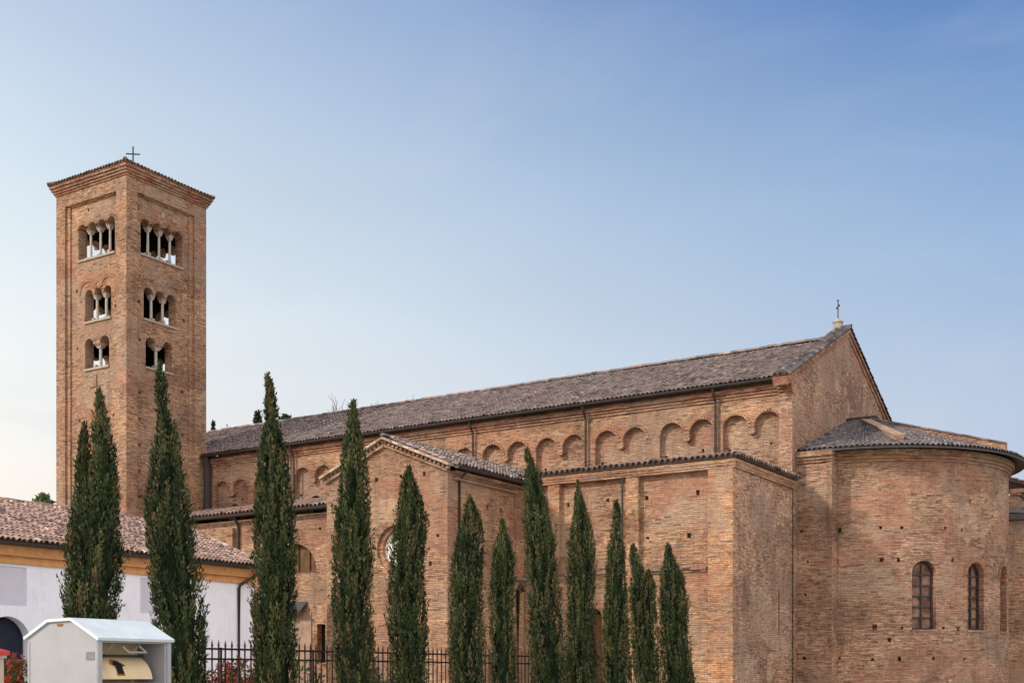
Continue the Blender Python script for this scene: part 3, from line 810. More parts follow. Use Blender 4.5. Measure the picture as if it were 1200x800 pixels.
def apier(m):
    panel(m, south(68.75), rect(17.5, -UE, 0, 11.3))
    m.face([(-17.5, 68.75, 0), (-17.5, 67.4, 0), (-17.5, 67.4, 11.3), (-17.5, 68.75, 11.3)])
obj1('apse_pier', M['brick_apse'], ch, apier)
for a in AW:
    def gl(m): panel(m, lambda s, z, d: apt(s, z, .36+d), archp(rad(a)-.57, rad(a)+.57, 3.6, 6.7, 12))
    def gr(m):
        an = R(a); ta = V((-math.sin(an), math.cos(an), 0)); no_ = V((math.cos(an), math.sin(an), 0))
        c0 = apt(rad(a), 0, .31)
        for x, w in ((-.5, .05), (0, .035), (.5, .05)): m.obox(c0+ta*x+V((0, 0, 3.6+(1.46 if x == 0 else 1.2))), ta*w, no_*.035, V((0, 0, 1.46 if x == 0 else 1.2)))
        for z in (3.67, 4.15, 4.63, 5.11, 5.59, 6.07): m.obox(c0+V((0, 0, z)), ta*.55, no_*.03, V((0, 0, .03)))
        n = 10
        for k in range(n):
            t0, t1 = math.pi*k/n, math.pi*(k+1)/n; t = (t0+t1)/2
            m.obox(c0+ta*.5*math.cos(t)+V((0, 0, 6.12+.5*math.sin(t))), (ta*math.cos(t)+V((0, 0, 1))*math.sin(t))*.05, no_*.035, (V((0, 0, 1))*math.cos(t)-ta*math.sin(t))*.09)
    w_ = obj1('apse_window', M['glass'], ch, gl); obj1('frame', M['dark_metal'], w_, gr)
    def sl(m):
        an = R(a); ta = V((-math.sin(an), math.cos(an), 0)); no_ = V((math.cos(an), math.sin(an), 0))
        m.obox(apt(rad(a), 3.57, .17), ta*.6, no_*.2, V((0, 0, .05)))
    obj1('sill', M['brick'], w_, sl)
def acorn(m):
    for z0, z1, o in ((11.12, 11.24, .07), (11.24, 11.38, .15), (11.38, 11.62, .26)):
        P = lambda r, a, z: V((AC.x+r*math.cos(a), AC.y+r*math.sin(a), z))
        n = 48
        for i in range(n):
            a0, a1 = R(-90+180*i/n), R(-90+180*(i+1)/n); r = AR+o; q = AR-.3
            uv = lambda a, z: (a*AR, z)
            m.face([P(r,a0,z0), P(r,a1,z0), P(r,a1,z1), P(r,a0,z1)], [uv(a0,z0), uv(a1,z0), uv(a1,z1), uv(a0,z1)], 0)
            m.face([P(q,a0,z0), P(q,a1,z0), P(r,a1,z0), P(r,a0,z0)], None, 0)
            m.face([P(r,a0,z1), P(r,a1,z1), P(q,a1,z1), P(q,a0,z1)], None, 0)
        m.box((UE, 53.85-o, z0), (-17.5+o*.3, 55, z1)); m.box((UE, 67.6, z0), (-17.5+o*.3, 68.75+o, z1))
obj1('apse_cornice', M['brick'], ch, acorn)
RE, ZE, ZT = 7.5, 11.68, 14.25
def aroofpos(s, t, h):
    L = (RE-.15); sl = math.hypot(L, ZT-ZE); c, n = L/sl, (ZT-ZE)/sl
    q = RE*math.pi/2
    r = RE-t*c-h*n*.0; z = ZE+t*n+h
    if s < -q: return V((AC.x+(s+q), AC.y-r, z))
    if s > q: return V((AC.x-(s-q), AC.y+r, z))
    a = s/RE; return V((AC.x+r*math.cos(a), AC.y+r*math.sin(a), z))
def aroof(m):
    q = RE*math.pi/2; sl = math.hypot(RE-.15, ZT-ZE)
    tiles(m, aroofpos, -q-.8, q+.8, lambda s: (0, sl*(.97 if round(s/.235) % 2 == 0 or abs(s) > q else .72)), .235, .36, 0, 51, 1.15)
    n = 56
    for i in range(n):
        s0, s1 = -q-.8+(2*q+1.6)*i/n, -q-.8+(2*q+1.6)*(i+1)/n
        m.face([aroofpos(s0, 0, -.03), aroofpos(s1, 0, -.03), aroofpos(s1, sl, -.03), aroofpos(s0, sl, -.03)], None, 0, False, .3)
        m.face([aroofpos(s0, 0, -.1), aroofpos(s1, 0, -.1), aroofpos(s1, .9, -.12), aroofpos(s0, .9, -.12)][::-1], None, 1)
        m.face([aroofpos(s0, 0, -.1), aroofpos(s1, 0, -.1), aroofpos(s1, 0, -.03), aroofpos(s0, 0, -.03)], None, 1)
ar = obj1('apse_roof', [M['tile_dark'], M['gutter']], ch, aroof)
def ribs(m, ang, h0, h1):
    a = R(ang); d = V((math.cos(a), math.sin(a), 0)); t = V((-math.sin(a), math.cos(a), 0))
    st = V((-17.9, 61.3, 0)); n = 16
    def prof(k):
        r = .5+(6.75-.5)*k/n
        zr = ZE+(RE-r)/(RE-.15)*(ZT-ZE)+h0+(h1-h0)*k/n
        return AC+d*r, zr
    for k in range(n):
        p0, z0 = prof(k); p1, z1 = prof(k+1)
        for sg in (-1, 1):
            q = [p0+t*.17*sg+V((0,0,z0-.6)), p1+t*.17*sg+V((0,0,z1-.6)), p1+t*.17*sg+V((0,0,z1)), p0+t*.17*sg+V((0,0,z0))]
            m.face(q if sg < 0 else q[::-1], [((p-AC).dot(d), p.z) for p in (q if sg < 0 else q[::-1])], 0)
        c = (p0+p1)/2+V((0, 0, (z0+z1)/2+.04)); dd = (p1+V((0,0,z1))-p0-V((0,0,z0)))
        up = t.cross(dd.normalized());
        if up.z < 0: up = -up
        m.obox(c+up*rnd.uniform(-.01, .01), dd/2*.98, t*.23, up*.04, 1, rnd.random())
    p1, z1 = prof(n)
    m.face([p1-t*.17+V((0,0,z1-.6)), p1+t*.17+V((0,0,z1-.6)), p1+t*.17+V((0,0,z1)), p1-t*.17+V((0,0,z1))], None, 2)
for ang, h0, h1 in ((-60, .08, .28), (0, .16, .5), (60, .1, .4)):
    m = MB(); ribs(m, ang, h0, h1); m.build('roof_parapet', [M['plaster_dirty'] if ang == -60 else M['brick_pil'], M['plaster_dirty'] if ang == -60 else M['tile_dark'], M['brick_red']], ar)
def rblk(m):
    m.box((UE+.002, 61.1, 13.2), (-17.7, 61.5, 14.38), 0); m.box((UE+.002, 61.02, 14.38), (-17.62, 61.58, 14.46), 1)
obj1('roof_block', [M['brick_rough'], M['tile_dark']], ar, rblk)
# --- south-east annex glimpsed past the apse
def annex(m):
    panel(m, east(-12.6), rect(70.0, 80, 0, 11.2)); panel(m, north(70.0), rect(-24, -12.6, 0, 11.2))
    panel(m, lambda s, z, d: V((-12.6+s*.82, 69.2+s*.57, z)), rect(-3, 7, 0, 9.8))
obj1('annex_wall', M['brick_apse'], ch, annex)
def annr(m):
    roof_plane(m, (-11.9, 69.6, 11.7), (-11.9, 80, 11.7), (-16, 80, 13.2), (-16, 69.6, 13.2), .235, 0, 1, .14, 61)
    for z0, z1, o in ((11.2, 11.35, .12), (11.35, 11.55, .3)): m.box((-13, 69.9, z0), (-12.6+o, 80, z1), 2)
    d = V((.82, .57, 0)).normalized(); nn = V((.57, -.82, 0)).normalized()
    c = V((-12.6, 69.2, 9.95))
    m.obox(c+d*2.4, d*5.9, nn*.3, V((0, 0, .16)), 3)
    m.face([c+d*-3.4+nn*.4+V((0,0,.18)), c+d*8.2+nn*.4+V((0,0,.18)), c+d*8.2-nn*2+V((0,0,.8)), c+d*-3.4-nn*2+V((0,0,.8))], None, 0, False, .3)
obj1('annex_roof', [M['tile_dark'], M['soffit'], M['brick_red'], M['gutter']], ch, annr)

# ------------------------------------------------------------------ bell tower
bt = thing('bell_tower', (-59.42, 50.28, 0), 'tall square brick bell tower with three rows of arched openings', 'bell tower')
TU0, TU1, TV0, TV1, TZ = -62.55, -56.33, 47.2, 53.3, 30.12
def tower_face(m, pt, s0, s1, o, rows, logs, cross=None):
    q, t_, b_ = rows
    P0, P1 = o
    sub = [H(multi(q, 26.02, 28.12), .62, False), H(multi(t_, 22.3, 24.2), .62, False), H(multi(b_, 19.52, 21.3), .62, False)]
    sub += [putlog(s, z, .15) for s, z in logs]
    if cross is not None:
        c = cross; w = .06
        sub.append(H([(c-w, 17.2), (c+w, 17.2), (c+w, 18.35), (c+.62, 18.4), (c+.62, 18.5), (c+w, 18.48), (c+w, 19.1), (c-w, 19.1), (c-w, 18.48), (c-.62, 18.45), (c-.62, 18.35), (c-w, 18.35)], .06))
    inner = [H(rect(P0+.32, P1, .3, 29.3), .09, True, None, sub)]
    panel(m, pt, rect(s0, s1, 0, TZ), [H(rect(P0, P1+.001, .2, 29.38), .13, True, None, inner)])
    # archivolts
    def ring(c, z, r, a0, a1, n, pr=.05, w=.09, mi=1, dep=.22):
        for k in range(n):
            t = a0+(a1-a0)*(k+.5)/n
            p = pt(c+r*math.cos(t), z+r*math.sin(t), dep)
            ds = pt(1, 0, 0)-pt(0, 0, 0); no_ = pt(0, 0, -1)-pt(0, 0, 0)
            m.obox(p, (ds*math.cos(t)+V((0, 0, 1))*math.sin(t))*w, no_*pr, (V((0, 0, 1))*math.cos(t)-ds*math.sin(t))*(abs(a1-a0)*r/n/2*.93), mi)
    for a, b in q: ring((a+b)/2, 28.12-(b-a)/2, (b-a)/2+.09, .12, math.pi-.12, 9, .025, .07)
    for a, b in b_: ring((a+b)/2, 21.3-(b-a)/2, (b-a)/2+.1, 0, math.pi, 9, .03, .08, 0)
    a, b = t_[0]; ring((a+b)/2-.1, 24.02, .74, .2, math.pi, 11, .05, .1); ring(a-.36, 23.6, .02, 0, 1, 1)
    a, b = t_[1]; ring((a+b)/2, 24.25, .36, 0, math.pi, 8, .04, .08)
    a, b = t_[2]; ring((a+b)/2+.1, 24.02, .74, 0, math.pi-.2, 11, .05, .1)
qF = [(-60.8, -60.08), (-59.94, -59.22), (-59.07, -58.38), (-58.24, -57.56)]
tF = [(-60.2, -59.52), (-59.38, -58.7), (-58.56, -57.9)]
bF = [(-60.2, -59.44), (-58.84, -58.06)]
qE = [(48.42, 49.12), (49.26, 49.96), (50.1, 50.78), (50.92, 51.6)]
tE = [(48.64, 49.36), (49.5, 50.22), (50.36, 51.06)]
bE = [(48.79, 49.5), (50.08, 50.78)]
logF = [(s, z) for z in (16.6, 14.1, 11.6, 9.0) for s in (-60.7, -57.7)]+[(-60.9, 20.9), (-57.5, 22.9), (-57.3, 20.3), (-60.95, 24.3), (-57.4, 29.0), (-59.9, 28.9)]
logE = [(48.35, z) for z in (21.0, 17.9, 16.4, 14.9, 13.4, 11.9, 9.5)]+[(51.6, z) for z in (21.3, 18.6, 16.0, 12.8)]+[(48.3, 23.2), (51.7, 22.9), (48.3, 28.6), (51.9, 25.4)]
def tower(m):
    tower_face(m, north(TV0), TU0, TU1, (-61.75, -57.2), (qF, tF, bF), logF, -59.15)
    tower_face(m, lambda s, z, d: V((TU1-d, 100.6-s, z)), 100.6-TV1, 100.6-TV0, (100.6-52.35, 100.6-48.0), tuple([[(100.6-b, 100.6-a) for a, b in reversed(r)] for r in (qE, tE, bE)]), [(100.6-s, z) for s, z in logE])
    def holes(rows, fl):
        o = []
        for r, z0, zt in zip(rows, (26.02, 22.3, 19.52), (28.12, 24.2, 21.3)):
            o.append(H(multi([(-b, -a) for a, b in reversed(r)], z0, zt), .62, False))
        return o
    panel(m, south(TV1), rect(-TU1, -TU0, 0, TZ), holes((qF, tF, bF), 1)); panel(m, west(TU0), rect(-TV1, -TV0, 0, TZ), holes((qE, tE, bE), 1))
    panel(m, lambda s, z, d: V((-s, TV1-.62, z)), rect(-TU1+.1, -TU0-.1, 18.6, 29.6), holes((qF, tF, bF), 1), 0, 3)  # added dark sheets, pierced like the far walls: interior shade as colour
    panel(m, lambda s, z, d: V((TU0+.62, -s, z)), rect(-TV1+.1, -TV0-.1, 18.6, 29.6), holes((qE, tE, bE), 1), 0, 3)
    for z in (18.6, 21.8, 25.4, 29.6): m.face([(TU0, TV0, z), (TU1, TV0, z), (TU1, TV1, z), (TU0, TV1, z)][::-1] if z > 29 else [(TU0+.5, TV0+.5, z), (TU1-.5, TV0+.5, z), (TU1-.5, TV1-.1, z), (TU0+.1, TV1-.1, z)], None, 2)
    # dark sheets added behind the near walls, painting the inside as shaded
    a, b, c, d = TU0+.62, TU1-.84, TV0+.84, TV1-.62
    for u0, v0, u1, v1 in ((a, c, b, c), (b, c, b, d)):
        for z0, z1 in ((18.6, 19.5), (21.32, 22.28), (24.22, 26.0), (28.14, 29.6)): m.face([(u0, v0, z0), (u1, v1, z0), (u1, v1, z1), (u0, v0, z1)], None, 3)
tw = obj1('wall', [M['brick_tower'], M['brick_red'], M['soffit'], M['black']], bt, lambda m: None if tower(m) else None)
def tcor(m):
    for z0, z1, o, mi in ((TZ, 30.24, .06, 0), (30.24, 30.38, .13, 1), (30.38, 30.54, .21, 1), (30.54, 30.66, .29, 0)):
        m.box((TU0-o, TV0-o, z0), (TU1+o, TV1+o, z1), mi)
obj1('cornice', [M['brick_red'], M['brick_red']], bt, tcor)
def troof(m):
    o = .36; z = 30.72; ap = V(((TU0+TU1)/2, (TV0+TV1)/2, 31.95))
    c = [V((TU0-o, TV0-o, z)), V((TU1+o, TV0-o, z)), V((TU1+o, TV1+o, z)), V((TU0-o, TV1+o, z))]
    for i in range(4): roof_plane(m, c[i], c[(i+1) % 4], ap, ap, .25, 0, 1, .06, 71+i, 1.2)
    for i in range(4): ridge_tiles(m, c[i]+V((0, 0, .08)), ap+V((0, 0, .06)), 0, .13, 75+i)
obj1('roof', [M['tile_dark'], M['brick_red']], bt, troof)
def tcross(m):
    x, y, z = -59.42, 50.3, 31.9
    m.tube([(x, y, z), (x, y, z+1.65)], .045, 6); m.tube([(x-.32, y-.26, z+1.2), (x+.32, y+.26, z+1.2)], .04, 6)
    m.lathe((x, y, z), [(.14, 0), (.16, .15), (.05, .3)], 8)
obj1('cross', M['dark_metal'], bt, tcross)
obj1('plaque', M['sill'], bt, lambda m: m.box((TU1-.3, 49.95, 28.55), (TU1-.17, 50.15, 28.9)))
obj1('plaque', M['plaster_dirty'], bt, lambda m: m.box((TU1-.3, 50.8, 28.55), (TU1-.18, 51.1, 28.8)))
def column(x, y, z0, z1, r, capw, ax):
    m = MB()
    cz = .24
    m.lathe((x, y, z0), [(r*1.75, 0), (r*1.75, .08), (r*1.35, .14), (r*1.1, .2), (r, .22), (r*.9, z1-z0-cz), (r*1.2, z1-z0-cz+.03)], 10)
    for k in range(4):
        w = r*1.1+(capw/2-r*1.1)*(k+1)/4; dd = r*1.1+(.2-r*1.1)*(k+1)/4
        sx, sy = (w, dd) if ax == 'x' else (dd, w)
        m.box((x-sx, y-sy, z1-cz+.06*k+.02), (x+sx, y+sy, z1-cz+.06*(k+1)+.02))
    m.build('column', M['stone'], bt)
for rows, z0, zt, r in ((qF, 26.02, 28.12, .095), (tF, 22.3, 24.2, .11), (bF, 19.52, 21.3, .12)):
    for (a, b), (c, d) in zip(rows, rows[1:]): column((b+c)/2, TV0+.5, z0+.03, zt-.36, r*.82, max(.27, c-b+.04), 'x')
for rows, z0, zt, r in ((qE, 26.02, 28.12, .095), (tE, 22.3, 24.2, .11), (bE, 19.52, 21.3, .12)):
    for (a, b), (c, d) in zip(rows, rows[1:]): column(TU1-.5, (b+c)/2, z0+.03, zt-.36, r*.82, max(.27, c-b+.04), 'y')
for r, z in ((qF, 26.02), (tF, 22.3), (bF, 19.52)):
    obj1('sill', M['sill'], bt, lambda m: (m.box((r[0][0]-.02, TV0+.13, z-.09), (r[-1][1]+.02, TV0+.8, z+.03)), [m.box((a, TV0+.3, z+.03), (a+.22, TV0+.62, z+.03+rnd.uniform(.1, .3))) for a in [x[1]+rnd.uniform(-.25, .1) for x in r[:-1]]]))
for r, z in ((qE, 26.02), (tE, 22.3), (bE, 19.52)):
    obj1('sill', M['sill'], bt, lambda m: (m.box((TU1-.8, r[0][0]-.02, z-.09), (TU1-.13, r[-1][1]+.02, z+.03)), [m.box((TU1-.62, a, z+.03), (TU1-.3, a+.22, z+.03+rnd.uniform(.1, .3))) for a in [x[1]+rnd.uniform(-.25, .1) for x in r[:-1]]]))

# ------------------------------------------------------------------ white convent wing
cv = thing('convent_wing', (-42, 28, 0), 'low white rendered wing with tan tiled roof and ochre eaves band', 'building')
UWB, V0, V1 = -37.2, 6.0, 37.9
def cwall(m):
    hs = [H(archp(25.82-(27.03-26.42), 27.03, .05, 3.6, 16), .5, True, 1),
          H(archp(21.3, 22.5, .05, 3.6, 16), .5, True, 1),
          H(rect(24.1, 26.87, 3.97, 5.31), .04, True, 2), H(rect(31.84, 33.1, 3.96, 5.30), .04, True, 2), H(rect(18, 20.4, 3.97, 5.31), .04, True, 2)]
    panel(m, east(UWB), rect(V0, V1, 0, 6.0), hs)
    panel(m, south(V1), [(-UWB, 0), (46.8, 0), (46.8, 6.0), (42.0, 8.05), (-UWB, 6.0)])
    panel(m, west(-46.8), rect(-V1, -V0, 0, 6.0))
    panel(m, north(V0), [(-46.8, 0), (UWB, 0), (UWB, 6.0), (-42.0, 8.05), (-46.8, 6.0)])
obj1('wall', [M['plaster'], M['black'], M['plaster_panel']], cv, cwall)
obj1('archway_door', M['blue_dark'], cv, lambda m: panel(m, east(UWB-.4), archp(25.85, 26.99, .06, 3.56, 16)))
def cband(m):
    m.box((UWB-.05, V0, 5.41), (UWB+.1, V1, 5.70)); m.box((UWB-.05, V0, 5.703), (UWB+.22, V1, 6.02))
    m.box((UWB-.05, V0, 5.67), (UWB+.26, V1, 5.72))
obj1('eaves_band', M['ochre'], cv, cband)
def croof2(m):
    roof_plane(m, (UWB+.45, V0-.3, 6.14), (UWB+.45, V1+.3, 6.14), (-42, V1+.3, 8.27), (-42, V0-.3, 8.27), .22, 0, 1, .1, 81, 1.25)
    roof_plane(m, (-47.3, V0-.3, 6.14), (-47.3, V1+.3, 6.14), (-42, V1+.3, 8.27), (-42, V0-.3, 8.27), .44, 0, 1, .1, 82, 1.2)
    ridge_tiles(m, (-42, V0-.3, 8.3), (-42, V1+.3, 8.3), 0, .13)
    ridge_tiles(m, (UWB+.45, V1+.25, 6.2), (-42, V1+.25, 8.32), 0, .1)
obj1('roof', [M['tile_tan'], M['soffit']], cv, croof2)
obj1('gutter', M['gutter'], cv, lambda m: half_gutter(m, (UWB+.52, V0-.3, 6.1), (UWB+.52, V1+.3, 6.1), .1))
obj1('downpipe', M['dark_metal'], cv, lambda m: m.tube([(UWB+.52, 37.6, 6.03), (UWB+.5, 37.5, 5.75), (UWB+.13, 37.0, 5.35), (UWB+.08, 36.95, 5.2), (UWB+.08, 36.95, .05)], .065, 8))

# ------------------------------------------------------------------ cypress row
def leaf_mesh(name, P, T, Sd, tint, mat, parent, extra=None):
    """kites: P base points, T long axis vectors, Sd half-width vectors (numpy n x 3)"""
    n = len(P)
    vs = np.empty((n, 4, 3), np.float32)
    vs[:, 0] = P; vs[:, 1] = P+T*.45+Sd; vs[:, 2] = P+T; vs[:, 3] = P+T*.45-Sd
    vs = vs.reshape(-1, 3); fi = np.arange(n*4, dtype=np.int32)
    ev, ef, et = extra if extra else (np.zeros((0, 3)), [], [])
    me = bpy.data.meshes.new(name)
    faces = fi.reshape(-1, 4).tolist()+[[i+n*4 for i in f] for f in ef]
    me.from_pydata(np.vstack([vs, ev]).tolist() if len(ev) else vs.tolist(), [], faces)
    me.materials.append(mat)
    at = me.attributes.new('tint', 'FLOAT', 'FACE'); at.data.foreach_set('value', np.concatenate([tint, np.array(et)]).astype(np.float32))
    me.update()
    o = bpy.data.objects.new(name, me); COL.objects.link(o)
    if parent is not None: par(o, parent)
    return o
CR = np.array([math.cos(R(32.6)), math.sin(R(32.6)), 0])   # lean direction of the row's silhouettes
CF = np.array([-math.sin(R(32.6)), math.cos(R(32.6)), 0])
def unit(a): return a/np.maximum(1e-6, np.linalg.norm(a, axis=1, keepdims=True))
def cypress(loc, prof, label, seed, dens=1., warm=0., stems=()):
    """prof: (z, left, right) silhouette in metres about the trunk; stems: extra narrow leaders with their own profile"""
    rg = np.random.default_rng(seed)
    root = thing('cypress_tree', (loc[0], loc[1], 0), label, 'tree', 'cypresses planted in a row along the fence')
    Ps, Ts, Ss, Tn = [], [], [], []
    ev, ef, et = [], [], []
    for pr, wgt in [(prof, 1.)]+[(s, 1.) for s in stems]:
        z = np.array([p[0] for p in pr]); lo = np.array([p[1] for p in pr]); hi = np.array([p[2] for p in pr])
        o_ = np.argsort(z); z, lo, hi = z[o_], lo[o_], hi[o_]
        rad_ = lambda q: np.interp(q, z, (hi-lo)/2)*1.09; cen = lambda q: np.interp(q, z, (hi+lo)/2)
        zz = np.linspace(z[0], z[-1], 200); wt = rad_(zz)+.05; wt = wt/wt.sum()
        areaS = float(np.sum(2*math.pi*rad_(zz))*(z[-1]-z[0])/200)
        npl = int(areaS*40*dens)+30
        ph = rg.uniform(0, 6.28, 4); loose = rg.uniform(.7, 1.3)
        for i in range(npl):
            z0 = rg.choice(zz, p=wt); L = rg.uniform(.3, .95)*min(1, .5+rad_(z0)*1.6)
            z1 = min(z0+L, z[-1]+rg.uniform(-.05, .12)); a = rg.uniform(0, 2*math.pi)
            # hollows that wind round the crown
            hol = math.sin(2*a+2.1*z0+ph[0])+.8*math.sin(3*a-3.7*z0+ph[1])+.6*math.sin(5*a+1.3*z0+ph[2])
            if hol < -.95/loose and rg.random() < .55: continue
            k0 = rg.uniform(.55, .88); k1 = rg.uniform(.8, 1.06)
            stray = rg.random() < .2*loose
            if stray: k1 += rg.uniform(.12, .5)*min(1, .22/max(.08, float(rad_(z0)))); L *= .7
            k = int((38+rg.integers(0, 16))*(.45+.55*min(1, L/.6)))
            t = rg.uniform(0, 1, k)**.85
            zc = z0+(z1-z0)*t
            rr = rad_(zc)*(k0+(k1-k0)*t**1.4)
            da = rg.normal(0, 1, k)*(.045*(1-t*.85)+.006)/np.maximum(rad_(zc), .06)*.9
            aa = a+da; rr = rr+rg.normal(0, .018, k)
            rad3 = np.cos(aa)[:, None]*CR+np.sin(aa)[:, None]*CF
            P = np.array([loc[0], loc[1], 0])+cen(zc)[:, None]*CR+rr[:, None]*rad3
            P[:, 2] = zc
            ax = np.array([0, 0, 1.])+rad3*rg.uniform(.05, .6, k)[:, None]+rg.normal(0, .25, (k, 3))
            ax = unit(ax); ln = rg.uniform(.05, .125, k)*(1-.25*t)
            sv = unit(np.cross(ax, rad3+rg.normal(0, .55, (k, 3))))*rg.uniform(.008, .019, k)[:, None]
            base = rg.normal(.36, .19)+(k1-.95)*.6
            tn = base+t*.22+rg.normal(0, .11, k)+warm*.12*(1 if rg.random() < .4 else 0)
            if rg.random() < .03+.04*warm: tn = np.full(k, .97)+rg.normal(0, .02, k)     # a dead brown spray
            Ps.append(P); Ts.append(ax*ln[:, None]); Ss.append(sv); Tn.append(np.clip(tn, 0, 1))
        # inner dark core that keeps the crown from being see-through
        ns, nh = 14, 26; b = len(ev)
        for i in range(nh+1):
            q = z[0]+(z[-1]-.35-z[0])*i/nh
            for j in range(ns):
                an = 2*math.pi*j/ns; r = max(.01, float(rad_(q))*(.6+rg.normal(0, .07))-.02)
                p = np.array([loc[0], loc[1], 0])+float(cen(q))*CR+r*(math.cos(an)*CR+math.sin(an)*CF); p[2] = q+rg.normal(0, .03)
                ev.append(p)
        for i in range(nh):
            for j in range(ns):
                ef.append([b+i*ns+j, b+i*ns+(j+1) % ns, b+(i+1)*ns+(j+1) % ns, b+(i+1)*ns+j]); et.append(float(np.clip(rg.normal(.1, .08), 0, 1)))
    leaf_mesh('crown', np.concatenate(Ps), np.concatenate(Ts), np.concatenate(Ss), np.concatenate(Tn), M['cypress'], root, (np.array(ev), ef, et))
    h = prof[0][0]
    obj1('trunk', M['bark'], root, lambda m: m.tube([(loc[0], loc[1], -.05), (loc[0]+.01, loc[1], .3), (loc[0]+float(CR[0])*.01, loc[1], h*.5), (loc[0], loc[1], h*.75)], [.09, .07, .045, .02], 8))

